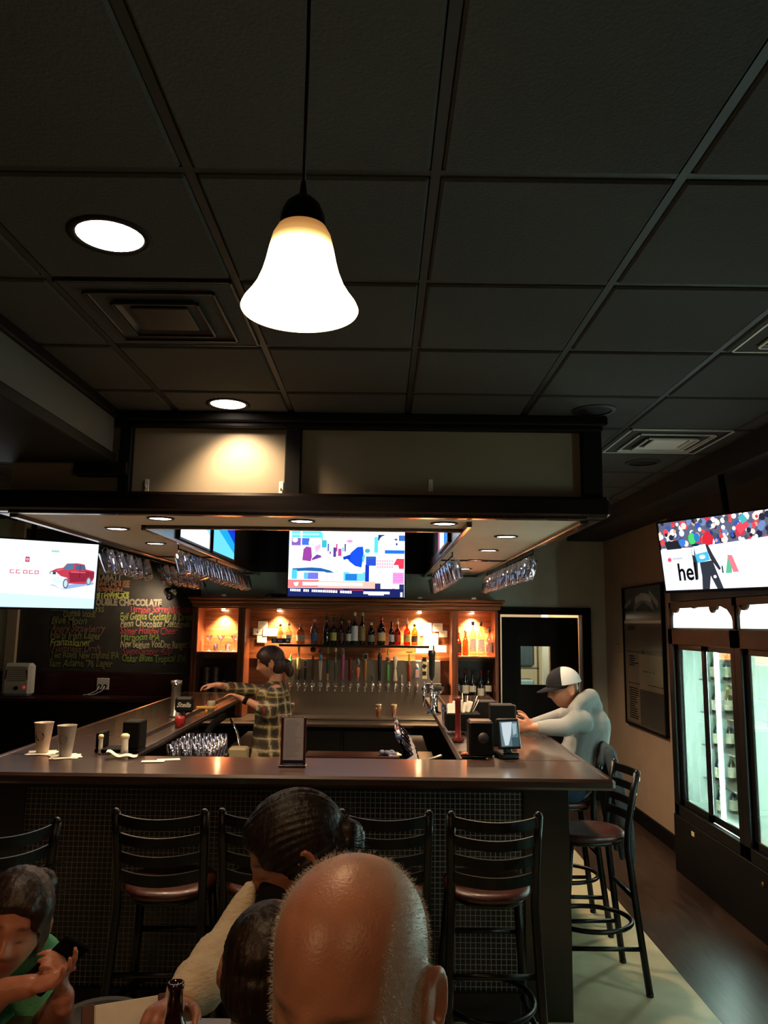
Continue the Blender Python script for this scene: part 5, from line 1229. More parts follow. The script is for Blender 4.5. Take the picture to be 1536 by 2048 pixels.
def fuse(mb,name,material,parent,voxel=.006,smooth=4,paint=None,disp=None,inv=None,post=1):
    me=mb.mesh('tmp'); o=bpy.data.objects.new('tmp',me); col.objects.link(o)
    r=o.modifiers.new('r','REMESH'); r.mode='VOXEL'; r.voxel_size=voxel; r.use_smooth_shade=True
    if smooth: q=o.modifiers.new('s','SMOOTH'); q.factor=.5; q.iterations=smooth
    dg=bpy.context.evaluated_depsgraph_get(); nm=bpy.data.meshes.new_from_object(o.evaluated_get(dg)); nm.name=name
    bpy.data.objects.remove(o); bpy.data.meshes.remove(me)
    n=len(nm.vertices); a=np.empty(n*3,dtype=np.float32); nm.vertices.foreach_get('co',a); a=a.reshape(-1,3).astype(float)
    if disp is not None:
        nn=np.empty(n*3,dtype=np.float32); nm.vertices.foreach_get('normal',nn); nn=nn.reshape(-1,3)
        a2=a+nn*disp(a)[:,None]
        ne=len(nm.edges); E_=np.empty(ne*2,dtype=np.int32); nm.edges.foreach_get('vertices',E_); E_=E_.reshape(-1,2)
        for _ in range(post):
            acc=np.zeros_like(a2); cnt=np.zeros(n); np.add.at(acc,E_[:,0],a2[E_[:,1]]); np.add.at(acc,E_[:,1],a2[E_[:,0]]); np.add.at(cnt,E_[:,0],1); np.add.at(cnt,E_[:,1],1)
            a2=a2*.5+.5*acc/cnt[:,None]
        nm.vertices.foreach_set('co',a2.astype(np.float32).ravel())
    if paint is not None:
        c=paint(a); ca=nm.color_attributes.new('Col','FLOAT_COLOR','POINT'); c=np.concatenate([c,np.ones((n,1))],1).astype(np.float32); ca.data.foreach_set('color',c.ravel())
    nm.polygons.foreach_set('use_smooth',[True]*len(nm.polygons)); nm.materials.clear(); nm.materials.append(material); nm.update()
    return link(name,nm,parent)
def lin(h): return np.array(srgb(h)[:3])
def person(label,cat,loc,name='person'): return thing(name,label,cat,loc)
def skin_paint(loc,Mh,s,base,lip,brow,extra=None):
    inv=np.array((Mh.inverted()))
    def f(a):
        w_=a+np.array(loc); l=(w_@inv[:3,:3].T+inv[:3,3])/s
        c=np.tile(lin(base),(len(a),1)); x,y,z=l.T
        near=(np.abs(x)<.1)&(np.abs(y)<.14)&(np.abs(z)<.14)
        fr=sm(-y,.03,.06)*near
        mot=.92+.06*np.sin(w_[:,0]*170+3*np.sin(w_[:,2]*60))*np.sin(w_[:,1]*190)+.05*np.sin(w_[:,0]*60+w_[:,2]*85)
        c*=mot[:,None]
        def mix(mk,col_): 
            nonlocal c
            mk=np.clip(mk,0,1)[:,None]; c=c*(1-mk)+lin(col_)*mk
        mix(fr*g(x,.026)*g(z+.062,.011),lip)
        mix(.85*fr*g(np.abs(x)-.031,.018)*g(z-.027-.004*np.cos(x*40),.0045),brow)
        mix(.8*fr*g(np.abs(x)-.031,.015)*g(z+.001,.0028),'#1a0f0b')
        mix(.30*fr*g(np.abs(x)-.042,.018)*g(z+.03,.018),lip)
        if extra: c=extra(c,x,y,z,near)
        return c
    return f
def hairmat(name,c,c2,rough=.45):
    return mat(name,c,rough,noise=.6,scale=60,stretch=(1,1,.25),bump=.8,c2=c2,spec=.4)
def strands(parent,name,material,seeds,n,r=.0006,length=.05,loc=(0,0,0)):
    m=MB()
    for i in range(n):
        p,d=seeds(i); p=Vector(p)-Vector(loc); d=Vector(d).normalized(); k=Vector((random.uniform(-1,1),random.uniform(-1,1),random.uniform(-1,1)))*.3
        pts=[p]; 
        for j in range(4): d=(d+k*.35).normalized(); pts.append(pts[-1]+d*length/4*random.uniform(.7,1.2))
        m.tube(pts,[r,r,r*.9,r*.7,r*.3],4)
    return m.build(name,material,parent)
def Hm(c,yaw,pitch,roll=0):
    return Matrix.Translation(Vector(c))@Euler((0,0,R(yaw))).to_matrix().to_4x4()@Euler((R(pitch),0,0)).to_matrix().to_4x4()@Euler((0,R(roll),0)).to_matrix().to_4x4()
def mbT(loc): m=MB(); m.M=Matrix.Translation(-Vector(loc)); return m
def fabric(name,c,**k): return mat(name,c,.9,noise=.18,scale=220,bump=.35,spec=.2,**k)

# ---------------- bald man in the foreground
Hc=at(700,1976,Y=.845); Mh=Hm(Hc,-21,9,3); s=1.0
loc=(Hc.x,Hc.y+.02,0)
t=person('balding man with cropped grey side hair facing the camera, nearest head in front','person',loc)
m=mbT(loc); head_mesh(m,Mh,s,128,96)
neck=Vector((Hc.x+.01,Hc.y+.07,Hc.z-.13)); ch=Vector((Hc.x,Hc.y+.10,Hc.z-.34))
limb(m,[(Mh@Vector((0,.03,-.06)),.055),(neck,.058),(ch+Vector((0,0,.10)),.07)])
limb(m,[(ch+Vector((-.17,0,.06)),.055),(ch+Vector((.17,0,.06)),.055)]); limb(m,[(ch,.11),(ch+Vector((0,.03,-.25)),.12),(ch+Vector((0,.05,-.42)),.13)])
for sg in(-1,1):
    limb(m,[(ch+Vector((sg*.18,0,.05)),.05),(ch+Vector((sg*.24,-.02,-.20)),.042),(ch+Vector((sg*.16,-.20,-.26)),.036)])
    hand(m,ch+Vector((sg*.14,-.24,-.26)),(-sg*.4,-.8,.2),(0,0,-1),-sg,1,(30,30,20))
def bald_extra(c,x,y,z,near):
    hm_=np.clip(sm(np.abs(x)/.077+.55*sm(y,-.03,.06)-.20*sm(z,.05,.12)-.35*sm(-y,.02,.09)+.1*sm(-z,-.06,.0),.44,.70),0,1)*sm(z,-.045,-.02)*near
    hm_=hm_*(1-sm(-y,.062,.075))
    hm_=np.maximum(hm_, .38*sm(z,.03,.09)*near*sm(y,-.055,.01))
    hm_=hm_*(1-(np.abs(x)>.0795)*(z<.036))
    k=(hm_*.75)[:,None]; return c*(1-k)+lin('#a6a6a2')*k
body=fuse(m,'body',M['skin'],t,.0035,5,skin_paint(loc,Mh,s,'#ad7860','#a05a4c','#3a2c24',bald_extra))
# cropped grey hair: short spikes rooted on the scalp
vs=[];fs=[]
me=body.data; nv=len(me.vertices); A=np.empty(nv*3,dtype=np.float32); me.vertices.foreach_get('co',A); A=A.reshape(-1,3); Nn=np.empty(nv*3,dtype=np.float32); me.vertices.foreach_get('normal',Nn); Nn=Nn.reshape(-1,3)
inv=np.array(Mh.inverted()); L=(A+np.array(loc))@inv[:3,:3].T+inv[:3,3]
x,y,z=L.T
dens=np.clip(sm(np.abs(x)/.077+.55*sm(y,-.03,.06)-.20*sm(z,.05,.12)-.35*sm(-y,.02,.09)+.1*sm(-z,-.06,0),.42,.66),0,1)*sm(z,-.05,-.02)*(1-sm(-y,.062,.075))
dens=np.where((np.abs(x)<.081)&(np.abs(y)<.13)&(np.abs(z)<.13),dens,0); dens=np.maximum(dens,np.where((z>.03)&(z<.13)&(np.abs(y)<.13)&(np.abs(x)<.08),.10*sm(y,-.06,.0),0))
idx=np.nonzero(rng.random(nv)<dens)[0]
idx=np.concatenate([idx,idx[rng.random(len(idx))<.6]])
for i in idx:
    p=A[i]+rng.normal(0,.0016,3); n_=Nn[i]+rng.normal(0,.35,3)+np.array([0,0,-.2]); n_/=np.linalg.norm(n_); u_=np.cross(n_,rng.normal(0,1,3)); u_/=np.linalg.norm(u_)
    o=len(vs); l_=.003+.002*rng.random(); vs+= [tuple(p-u_*.00028),tuple(p+u_*.00028),tuple(p+n_*l_)]; fs.append((o,o+1,o+2))
me=bpy.data.meshes.new('hair'); me.from_pydata(vs,[],fs); me.materials.append(mat('cropped_grey_hair','#c6c6c2',.5,noise=.4,scale=300)); link('hair',me,t)
m=mbT(loc)
limb(m,[(ch+Vector((0,.01,.11)),.075),(ch+Vector((0,.0,.05)),.10)]); limb(m,[(ch+Vector((-.17,0,.055)),.068),(ch+Vector((.17,0,.055)),.068)]); limb(m,[(ch,.13),(ch+Vector((0,.03,-.25)),.145),(ch+Vector((0,.05,-.44)),.155)])
for sg in(-1,1): limb(m,[(ch+Vector((sg*.18,0,.05)),.066),(ch+Vector((sg*.24,-.02,-.20)),.056),(ch+Vector((sg*.17,-.18,-.26)),.05)])
fuse(m,'shirt',fabric('charcoal_shirt','#26262a'),t,.009,4)
def legs(t,loc,hip,kneedir,foot_z,r=.075,matl=None,col_='#1d2230',gap=.09,side=(1,0,0),l1=.40,l2=.42):
    sd=Vector(side); kd=Vector(kneedir).normalized(); m=mbT(loc)
    for sg in(-1,1):
        h=Vector(hip)+sd*gap*sg; k=h+kd*l1; f=k+Vector((0,0,-l2))+kd*.02
        limb(m,[(h,r*1.15),(k,r*.8),(k+Vector((0,0,-l2*.45)),r*.72),(f,r*.52)])
    fuse(m,'trousers',matl or fabric('trousers%d'%int(1e4*abs(hip[0])),col_),t,.011,4)
    m=mbT(loc)
    for sg in(-1,1):
        h=Vector(hip)+sd*gap*sg; f=h+kd*(l1+.02)+Vector((0,0,-l2-.03)); b3=kd.to_track_quat('X','Z').to_matrix().to_4x4()
        m.ball(f+kd*.05,(.13,.045,.04),16,10,b3)
        mm=m.build('shoe',M['rubber'],t); m=mbT(loc)
legs(t,loc,(ch.x,ch.y+.05,.90),(0,-1,0),.3)

def backless(x,y,label):
    t=thing('pub_stool',label,'stool',(x,y,0),group='backless stools around the pub table')
    m=MB(); m.lathe([(0,.72),(.16,.72),(.175,.735),(.172,.752),(0,.758)],n=28); m.build('seat',M['seat'],t)
    for q in range(4):
        a=PI/4+q*PI/2; m=MB(); m.tube([(.11*math.cos(a),.11*math.sin(a),.722),(.18*math.cos(a),.18*math.sin(a),.005)],.014,8); m.build('leg',M['metalblack'],t)
    m=MB(); m.tube([(.155*math.cos(2*PI*i/20),.155*math.sin(2*PI*i/20),.28) for i in range(20)],.009,6,True); m.build('footrest_ring',M['metalblack'],t)

# ---------------- boy with dark hair, back of head
Hb=at(536,1945,Y=1.40); Mb=Hm(Hb,168,12,0); s=.86; loc=(Hb.x,Hb.y,0)
t=person('boy with short dark hair seen from behind, between the woman and the bald man','person',loc)
m=mbT(loc); head_mesh(m,Mb,s); ch=Vector((Hb.x+.06,Hb.y-.03,Hb.z-.31))
limb(m,[(Mb@Vector((0,.03,-.06)),.045),(ch+Vector((0,0,.12)),.05)]); limb(m,[(ch+Vector((-.12,0,.06)),.045),(ch+Vector((.12,0,.06)),.045)]); limb(m,[(ch,.09),(ch+Vector((0,-.02,-.30)),.10)])
for sg in(-1,1):
    limb(m,[(ch+Vector((sg*.13,0,.05)),.038),(ch+Vector((sg*.16,.04,-.16)),.033),(ch+Vector((sg*.10,.18,-.06)),.027)])
    hand(m,ch+Vector((sg*.09,.21,-.05)),(-sg*.3,.9,.1),(0,0,-1),sg,.8)
fuse(m,'body',M['skin'],t,.005,4,skin_paint(loc,Mb,s,'#a8705a','#9a5a50','#201510'))
def hairdisp(Mh,loc,k=.0016,axis='z',cut=True,s=1,side=False,hz=0):
    inv=np.array(Mh.inverted())
    def d(a):
        l=((a+np.array(loc))@inv[:3,:3].T+inv[:3,3])/s; x,y,z=l.T
        ang=np.arctan2(x,y-.03) if axis=='z' else np.arctan2(x,z-.01)
        r=k*(np.sin(ang*38+3*np.sin(z*35+y*20))+.6*np.sin(ang*91+2*np.sin(z*60)))
        if cut:
            m_=sm(-y,.028,.060)*(1-sm(z+.25*np.abs(x),.060+hz,.095+hz))*(1-sm(np.abs(x),.046+.018*(1-sm(z,.0,.03)),.062+.018*(1-sm(z,.0,.03)))); r=r*(1-np.clip(m_*3,0,1))-.026*m_
            if side: r=r-.03*sm(-y,-.01,.015)*(1-sm(z,.0,.025))
        return r
    return d
m=mbT(loc); m3=Mb.to_3x3().to_4x4()
m.ball(Mb@Vector((0,.012*s,.034*s)),(.084*s,.106*s,.096*s),24,18,m3); m.ball(Mb@Vector((0,.034*s,-.005*s)),(.078*s,.082*s,.085*s),24,18,m3)
fuse(m,'hair',hairmat('dark_brown_hair','#2a1a10','#120b08'),t,.005,3,disp=hairdisp(Mb,loc,s=s))
m=mbT(loc); limb(m,[(ch+Vector((0,0,.09)),.075)]); limb(m,[(ch+Vector((-.12,0,.05)),.056),(ch+Vector((.12,0,.05)),.056)]); limb(m,[(ch,.115),(ch+Vector((0,-.02,-.32)),.125)])
for sg in(-1,1): limb(m,[(ch+Vector((sg*.13,0,.05)),.05),(ch+Vector((sg*.16,.04,-.16)),.045),(ch+Vector((sg*.105,.16,-.07)),.036)])
fuse(m,'shirt',fabric('black_shirt','#121216'),t,.009,4)
legs(t,loc,(ch.x,ch.y-.02,.86),(-1,.25,0),.3,.065,gap=.07,side=(0,1,0),l1=.32,l2=.34)
backless(ch.x,ch.y-.02,'backless stool under the boy with dark hair')

# ---------------- dark haired woman, profile to the left
Hw=at(597,1712,Y=1.80); Mw=Hm(Hw,-80,24,0); s=1.0; loc=(Hw.x,Hw.y,0)
t=person('woman with pinned up dark hair in profile looking down, black vest over white sweater','person',loc)
m=mbT(loc); head_mesh(m,Mw,s)
A1=at(500,1776,Y=1.77); A2=at(460,1872,Y=1.72); A3=at(418,1952,Y=1.62); A4=at(376,1990,Y=1.56); A5=at(352,2004,Y=1.53)
ch=Vector((Hw.x+.06,Hw.y+.03,Hw.z-.36)); hip=Vector((ch.x+.06,ch.y,.86))
limb(m,[(Mw@Vector((0,.035,-.06)),.045),(ch+Vector((0,0,.16)),.048)]); limb(m,[(ch+Vector((0,-.14,.06)),.05),(ch+Vector((-.02,.11,.05)),.045)]); limb(m,[(ch,.10),(hip,.12)])
limb(m,[(A1,.012),(A2,.026),(A3,.030),(A4,.024),(A5,.021)])
hand(m,A5,(at(330,2018,Y=1.47)-A5),(.2,.3,-1),1,.92,(30,35,25))
S2=ch+Vector((0,-.15,.05)); E2=ch+Vector((-.10,-.16,-.20)); W2=Vector((-.42,1.60,1.045))
limb(m,[(S2,.04),(E2,.035),(W2,.025)]); hand(m,W2,(-1,.1,-.1),(0,0,-1),-1,.92)
fuse(m,'body',M['skin'],t,.005,4,skin_paint(loc,Mw,s,'#a86e56','#a05048','#20130d'))
m=mbT(loc); m3=Mw.to_3x3().to_4x4(); 
m.ball(Mw@Vector((0,.006,.040)),(.090,.116,.104),24,18,m3); m.ball(Mw@Vector((0,.045,-.01)),(.080,.078,.085),24,18,m3); m.ball(Mw@Vector((0,-.045,.088)),(.06,.05,.036),20,14,m3)
for q in range(9):
    a=q*2*PI/9; m.ball(Mw@Vector((.030*math.cos(a),.108+.012*math.sin(a*2),-.012+.032*math.sin(a))),(.026,.026,.024),14,10)
m.ball(Mw@Vector((0,.112,-.012)),(.042,.034,.042),16,12)
for sg in(-1,1): m.ball(Mw@Vector((sg*.066,.018,-.012)),(.026,.046,.050),14,10,m3); m.ball(Mw@Vector((sg*.055,.06,-.03)),(.03,.045,.04),14,10,m3)
fuse(m,'hair',hairmat('black_brown_hair','#22150f','#0c0706'),t,.005,3,disp=hairdisp(Mw,loc,.0018,'y',hz=-.012))
def sd(i):
    a=random.random()*2*PI; p=Mw@Vector((.04*math.cos(a),.115,-.012+.04*math.sin(a))); return p,(p-(Mw@Vector((0,.06,-.012))))+Vector((0,0,-.01))
strands(t,'loose_strands',M['bronze'],sd,70,.0006,.05,loc)
def knit(c,x,y,z,near): return c
m=mbT(loc)
limb(m,[(A1,.016),(A1.lerp(A2,.35),.027),(A1.lerp(A2,.7),.034),(A2,.038),(A2.lerp(A3,.45),.044),(A2.lerp(A3,.6),.053),(A2.lerp(A3,.72),.045),(A2.lerp(A3,.82),.054),(A3,.050),(A3.lerp(A4,.5),.053),(A4,.043)])
limb(m,[(S2,.052),(E2,.047),(W2+Vector((.03,-.005,.0)),.034)]); limb(m,[(ch,.115),(hip,.135)])
fuse(m,'white_sweater',mat('ribbed_white_knit','#cdbfa6',.9,noise=.08,scale=60,bump=.6,spec=.2,stretch=(1,1,4)),t,.006,3,disp=lambda a:.0009*np.sin(a[:,0]*900+a[:,2]*500))
m=mbT(loc); limb(m,[(ch+Vector((0,0,.11)),.095),(ch,.135),(hip,.150)]); limb(m,[(ch+Vector((0,-.11,.08)),.065),(ch+Vector((.0,.10,.08)),.060)]); limb(m,[(ch+Vector((-.03,.09,.07)),.06),(A1+Vector((.058,.0,-.012)),.044),(A2+Vector((.085,-.01,.0)),.045)])
fuse(m,'black_vest',fabric('black_quilted_vest','#0e0d0f'),t,.009,3)
legs(t,loc,tuple(hip),(-1,-.1,0),.3,.075,side=(0,1,0))
backless(hip.x,hip.y,'backless stool under the woman in the white sweater')

# ---------------- girl in green shirt with phone
Hg=at(22,1856,Y=1.80); Mg=Hm(Hg,18,-1,12); s=.88; loc=(Hg.x,Hg.y,0)
t=person('girl in a green shirt bent over a dark phone at lower left','person',loc)
m=mbT(loc); head_mesh(m,Mg,s)
sh=at(74,1918,Y=1.93); sl=sh+Vector((-.27,-.02,-.03)); cm=(sh+sl)/2+Vector((0,.04,-.05)); hp=Vector((cm.x,cm.y+.05,.80))
h1=at(126,1992,Y=1.64); e1=at(112,2012,Y=1.74)+Vector((.0,0,-.02)); h2=at(60,1972,Y=1.60); e2=at(-50,2030,Y=1.60)
limb(m,[(Mg@Vector((0,.03,-.06)),.042),(cm+Vector((0,0,.04)),.045)]); limb(m,[(sl,.042),(sh,.042)]); limb(m,[(cm,.085),(hp,.10)])
limb(m,[(sh,.038),(sh+Vector((.03,-.03,-.14)),.034),(e1,.036),(h1,.022)])
limb(m,[(sl,.038),(e2,.034),(h2+Vector((-.05,0,-.01)),.024),(h2,.021)])
hand(m,h1,(-.1,-.1,1),(-1,-.2,0),-1,.72,(30,40,30)); hand(m,h2,(.9,0,.25),(0,-.2,1),-1,.74,(25,30,20),tcurl=-30)
fuse(m,'body',M['skin'],t,.0045,4,skin_paint(loc,Mg,s,'#b97a60','#a8584c','#2a1a12'))
m=mbT(loc); m3=Mg.to_3x3().to_4x4()
m.ball(Mg@Vector((0,.006*s,.040*s)),(.090*s,.116*s,.104*s),24,18,m3); m.ball(Mg@Vector((0,.045*s,-.01*s)),(.079*s,.074*s,.085*s),24,18,m3)
m.ball(Mg@Vector((.035*s,.115*s,.075*s)),(.04,.038,.036),16,12); m.ball(Mg@Vector((0,.1*s,.06*s)),(.05,.035,.04),16,12)
for sg in(-1,1): m.ball(Mg@Vector((sg*.058*s,-.036*s,.060*s)),(.026*s,.042*s,.045*s),14,10,m3)
for sg in(-1,1): m.ball(Mg@Vector((sg*.060,.022,-.010)),(.022,.040,.042),14,10,m3)
fuse(m,'hair',hairmat('brown_hair','#33231a','#170f0b'),t,.005,3,disp=hairdisp(Mg,loc,.0008,'y',s=s,hz=-.012))
def sd(i):
    a=random.random()*2*PI; p=Mg@Vector((.03*math.cos(a)+.03,.115,.07+.03*math.sin(a))); return p,Vector((1,.2,.4*math.sin(a)))
strands(t,'loose_strands',M['bronze'],sd,40,.0005,.05,loc)
m=mbT(loc); limb(m,[(sl,.056),(sh,.056)]); limb(m,[(cm+Vector((0,0,.02)),.095),(cm,.105),(hp,.12)]); limb(m,[(sh,.056),(sh+Vector((.03,-.03,-.12)),.052)]); limb(m,[(sl,.056),(sl.lerp(e2,.6),.05)])
fuse(m,'green_shirt',fabric('green_jersey','#5aa57c'),t,.007,4)
m=mbT(loc); limb(m,[(cm+Vector((-.02,-.07,.0)),.012),(cm+Vector((.01,-.105,-.06)),.008),(cm+Vector((.0,-.12,-.12)),.008)]); m.build('lanyard',M['cord'],t)
legs(t,loc,tuple(hp),(.3,-1,0),.3,.06,gap=.07,l1=.32,l2=.34)
backless(hp.x,hp.y,'backless stool under the girl in the green shirt')
pc=(at(108,1932,Y=1.66)); ph=thing('mobile_phone','dark mobile phone held by the girl in the green shirt','phone',pc,rot=(R(30),R(36),R(50)))
m=MB(); m.box((0,0,0),(.068,.009,.130),None,.004); m.build('phone_body',M['rubber'],ph)
picture('phone_screen',.060,.120,[('#20242c',(0,0,10,20)),('#58606c',(1,2,9,5))],ph,colattr('dim_screen',emis=.2),(0,0,10,20),loc=(0,.0055,0),rot=(0,0,PI))

# ---------------- bartender in plaid
Hd=at(541,1327,Y=6.05); Mt=Hm(Hd,-86,12,0); s=.97; loc=(Hd.x,Hd.y,0)
t=person('bartender in a loose plaid shirt with tied brown hair reaching over the left bar rail','person',loc)
def P(x,y,Y): return at(x,y,Y=Y)
ch=P(546,1400,6.06); wa=P(546,1455,6.06); hp=P(547,1505,6.06)
m=mbT(loc); head_mesh(m,Mt,s)
limb(m,[(Mt@Vector((0,.035,-.06)),.045),(P(550,1370,6.06),.05)]); limb(m,[(P(553,1382,5.90),.05),(P(545,1382,6.22),.05)]); limb(m,[(ch,.10),(wa,.10),(hp,.12)])
N1,N2,N3=P(553,1388,5.90),P(540,1424,5.84),P(494,1402,5.84)
F1,F2,F3=P(540,1386,6.22),P(483,1378,6.20),P(434,1370,6.10)
limb(m,[(N1,.042),(N2,.036),(N3,.026),(P(486,1398,5.85),.023)]); hand(m,P(484,1397,5.85),(-1,.1,.38),(0,-.2,-1),-1,.95,(20,30,20))
limb(m,[(F1,.042),(F2,.034),(F3,.024)]); hand(m,F3,(-1,0,-.02),(0,0,-1),1,.95,(20,35,25))
legpts=lambda sg:[(hp+Vector((0,.09*sg,-.02)),.085),(Vector((hp.x,hp.y+.09*sg,.48)),.058),(Vector((hp.x+.02,hp.y+.09*sg,.10)),.045)]
fuse(m,'body',M['skin'],t,.008,3,skin_paint(loc,Mt,s,'#b98468','#a8604f','#2a1a10'))
m=mbT(loc); m3=Mt.to_3x3().to_4x4(); m.ball(Mt@Vector((0,.006,.038)),(.088,.114,.102),20,14,m3); m.ball(Mt@Vector((0,.045,-.015)),(.076,.072,.085),20,14,m3)
m.ball(Mt@Vector((0,.120,-.035)),(.04,.04,.045),14,10); m.ball(Mt@Vector((0,.135,-.085)),(.035,.03,.05),14,10)
fuse(m,'hair',hairmat('chestnut_hair','#3a2012','#1a0f0a'),t,.008,3,disp=hairdisp(Mt,loc,.002,'y',hz=-.014))
def plaid(a):
    u,v,w_=a[:,0]+a[:,1]*.9,a[:,2],a[:,1]
    def st(q,per,wd,ph=0): return (np.mod(q+ph,per)<wd).astype(float)
    c=np.tile(lin('#5c5540'),(len(a),1)); 
    def mix(mk,cc,k=.6):
        nonlocal c
        mk=(mk*k)[:,None]; c=c*(1-mk)+lin(cc)*mk
    mix(st(u,.085,.04),'#2a2620',.75); mix(st(v,.085,.04),'#2a2620',.75); mix(st(u,.085,.014,.03),'#b8ac8c',.5); mix(st(v,.085,.014,.03),'#b8ac8c',.5); mix(st(u,.22,.012,.02),'#7a2c20',.6); mix(st(v,.22,.012,.02),'#a08a30',.6)
    return c
m=mbT(loc)
limb(m,[(P(550,1372,6.06),.065),(P(549,1385,6.06),.10)]); limb(m,[(P(553,1386,5.92),.07),(P(545,1386,6.20),.07)])
limb(m,[(ch,.135),(wa+Vector((.01,-.02,0)),.150),(wa+Vector((.01,.03,-.03)),.15)]); limb(m,[(wa,.150),(P(545,1510,6.06)+Vector((0,-.03,0)),.165),(P(545,1515,6.1),.165)])
limb(m,[(wa+Vector((.06,0,.03)),.11),(P(585,1452,6.0),.05)])
limb(m,[(N1,.065),(N2+Vector((.0,0,0)),.058),(N2.lerp(N3,.35),.050)]); limb(m,[(F1,.060),(F2,.050),(F2.lerp(F3,.5),.042)])
fuse(m,'plaid_shirt',M['cloth'],t,.010,2,plaid)
m=mbT(loc)
for sg in(-1,1): limb(m,legpts(sg))
fuse(m,'trousers',fabric('dark_trousers','#14161c'),t,.012,3)
for sg in(-1,1):
    m=mbT(loc); m.ball((hp.x-.03,hp.y+.09*sg,.045),(.13,.045,.044),16,10); m.build('shoe',M['rubber'],t)
m=mbT(loc); wv=P(490,1400,5.845); m.tube([wv+Vector((.02,0,-.008)),wv+Vector((-.008,0,.004))],.031,14); m.build('wrist_band',M['rubber'],t)

# ---------------- man in grey hoodie at the right side
Hd=at(1128,1379,Y=5.12); Mt=Hm(Hd,-80,9,0); s=1.0; loc=(Hd.x+.15,Hd.y,0)
t=person('man in light grey hoodie and white backed trucker cap looking at his phone','person',loc)
shn=P(1168,1432,4.98); shf=P(1158,1425,5.34); ch=P(1180,1452,5.16); hp=Vector((1.20,5.16,.84))
N1,N2,N3=shn,P(1130,1474,4.93),P(1068,1455,5.0)
F1,F2,F3=shf,P(1118,1452,5.42),P(1062,1447,5.20)
N2.z=max(N2.z,BT+.062); N3.z=max(N3.z,BT+.045); F2.z=max(F2.z,BT+.062); F3.z=max(F3.z,BT+.05)
m=mbT(loc); head_mesh(m,Mt,s)
limb(m,[(Mt@Vector((0,.04,-.05)),.055),(P(1160,1425,5.15),.065)]); limb(m,[(shn+Vector((0,.04,-.04)),.03),(shf+Vector((0,-.04,-.04)),.03)]); limb(m,[(ch+Vector((0,0,-.03)),.10),(hp,.12)])
limb(m,[(N1+Vector((0,.02,-.045)),.03),(N2,.042),(N3,.030)]); limb(m,[(F1+Vector((0,-.03,-.03)),.03),(F2,.042),(F3,.030)])
hand(m,N3+Vector((-.01,0,.0)),(-1,.15,.12),(0,1,.2),-1,1.05,(35,45,30)); hand(m,F3+Vector((-.01,0,.0)),(-1,-.1,.12),(0,-1,.2),1,1.05,(35,45,30))
fuse(m,'body',M['skin'],t,.0065,3,skin_paint(loc,Mt,s,'#c08468','#b06a5a','#3a281c',lambda c,x,y,z,near:(lambda k:c*(1-k)+lin('#4a3628')*k)((.75*sm(y,.035,.055)*sm(z,-.06,-.03)*near)[:,None])))
m3=Mt.to_3x3().to_4x4()
m=mbT(loc)
def capshell(front):
    vs=[];fs=[];n=28;k=9
    for i in range(k+1):
        ph=R(4)+ (PI/2-R(4))*i/k
        for q in range(n+1):
            a=(PI+.42+(PI-.84)*q/n) if front else (-.42+(PI+.84)*q/n)
            x_=.094*math.cos(ph)*math.cos(a); y_=.118*math.cos(ph)*math.sin(a)+.004; z_=.028+.118*math.sin(ph)**.9
            vs.append(Mt@Vector((x_,y_,z_)))
    for i in range(k):
        for q in range(n): o=i*(n+1)+q; fs.append((o,o+1,o+n+2,o+n+1))
    return vs,fs
v_,f_=capshell(False); m.add(v_,f_,True); cb=m.build('cap_mesh_back',mat('white_cap_mesh','#d8dade',.8,noise=.15,scale=400,bump=.5),t)
m=mbT(loc); v_,f_=capshell(True); m.add(v_,f_,True)
cf=m.build('cap_front',fabric('charcoal_cap','#202229'),t)
m=mbT(loc); vs=[];n=14
top=[];
for q in range(n+1):
    a=PI+PI*q/n; 
    for (k,dz) in((1.0,.034),(1.0,.030)): vs.append(Mt@Vector((.085*math.cos(a)*k,.106*math.sin(a)*k,dz)))
    for (k,dz) in((0,.0),(0,-.004)): vs.append(Mt@Vector((.078*math.cos(a),.100*math.sin(a)-.085*abs(math.sin(a))**.7,.022-.012*math.cos(a*2-2*PI)*0+dz-.012*abs(math.sin(a)))))
fs=[]
for q in range(n): o=q*4; fs+=[(o,o+4,o+6,o+2),(o+1,o+3,o+7,o+5),(o+2,o+6,o+7,o+3)]
m.add(vs,fs,True); m.build('cap_brim',fabric('charcoal_brim','#1c1e25'),t)
m=mbT(loc)
limb(m,[(P(1162,1430,5.10),.075),(P(1166,1434,5.2),.075)]); limb(m,[(shn+Vector((0,.03,-.03)),.064),(shf+Vector((0,-.03,-.03)),.064)]); limb(m,[(ch+Vector((.0,0,.0)),.135),(ch.lerp(hp,.5)+Vector((.03,0,0)),.148),(hp+Vector((.02,0,.06)),.165)])
limb(m,[(N1+Vector((0,.02,-.045)),.066),(N1.lerp(N2,.5),.064),(N2,.057),(N2.lerp(N3,.5),.052),(N3+Vector((.03,0,0)),.040)]); limb(m,[(F1,.08),(F2,.060),(F3+Vector((.03,0,0)),.040)])
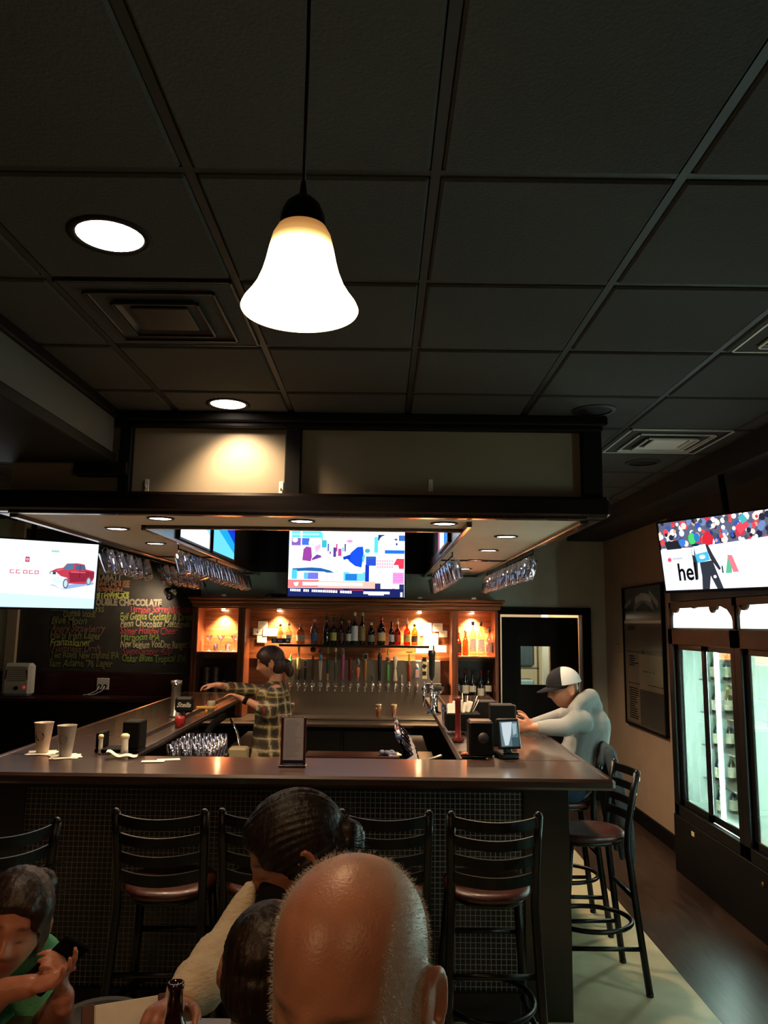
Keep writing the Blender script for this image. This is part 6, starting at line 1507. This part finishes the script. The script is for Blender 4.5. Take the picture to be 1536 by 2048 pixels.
# hood
limb(m,[(P(1146,1418,5.02),.034),(P(1164,1402,5.03),.046),(P(1180,1396,5.15),.062),(P(1164,1402,5.27),.046),(P(1146,1418,5.28),.034)]); limb(m,[(P(1182,1398,5.15),.058),(P(1197,1412,5.15),.030)]); limb(m,[(P(1150,1420,5.0),.035),(P(1128,1436,5.12),.035)])
fuse(m,'grey_hoodie',fabric('heather_grey_fleece','#9aa0a2'),t,.010,4)
m=mbT(loc)
for sg in(-1,1):
    h=hp+Vector((0,.10*sg,0)); k=Vector((1.00,h.y+.02*sg,.86)); 
    limb(m,[(h,.10),(k,.075),(Vector((1.02,h.y,.55)),.06),(Vector((1.10,h.y,.34)),.048)])
fuse(m,'jeans',fabric('blue_jeans','#2b3d52'),t,.011,4)
for sg in(-1,1):
    m=mbT(loc); m.ball((1.06,hp.y+.10*sg,.275),(.13,.045,.042),16,10); m.build('shoe',M['rubber'],t)
ph=thing('mobile_phone','mobile phone with pink glowing screen held by the man in the hoodie','phone',P(1034,1440,5.09),rot=(R(90),R(-25),R(90)))
m=MB(); m.box((0,0,0),(.075,.009,.15),None,.004); m.build('phone_body',M['rubber'],ph)
picture('phone_screen',.068,.140,[('#f0c8d8',(0,0,10,20)),('#ffffff',(1,2,9,8))],ph,colattr('pink_screen_glow',emis=1.2),(0,0,10,20),loc=(0,-.0055,0))
# jacket hanging on his stool back
t=thing('jacket','grey blue jacket hanging over the stool back behind the man','jacket',(1.46,5.15,0))
m=mbT((1.46,5.15,0))
for q in range(6):
    y=4.98+.068*q; w1=.02*math.sin(q*2.1)
    limb(m,[(Vector((1.375,y,1.02)),.03),(Vector((1.40,y,1.105)),.032),(Vector((1.44+w1,y,1.06)),.032),(Vector((1.47+w1,y,.85)),.03),(Vector((1.53+w1*1.5,y,.62)),.034),(Vector((1.55-w1,y,.42+.03*math.sin(q*1.7))),.022)])
fuse(m,'jacket_body',fabric('slate_jacket','#4a545c'),t,.008,3,disp=lambda a:.004*np.sin(a[:,1]*60+a[:,2]*8))
m=mbT((1.46,5.15,0)); limb(m,[(Vector((1.42,4.96,1.07)),.035),(Vector((1.46,4.93,.90)),.04),(Vector((1.50,4.92,.66)),.036)]); fuse(m,'jacket_sleeve',fabric('slate_sleeve','#434c54'),t,.008,3)
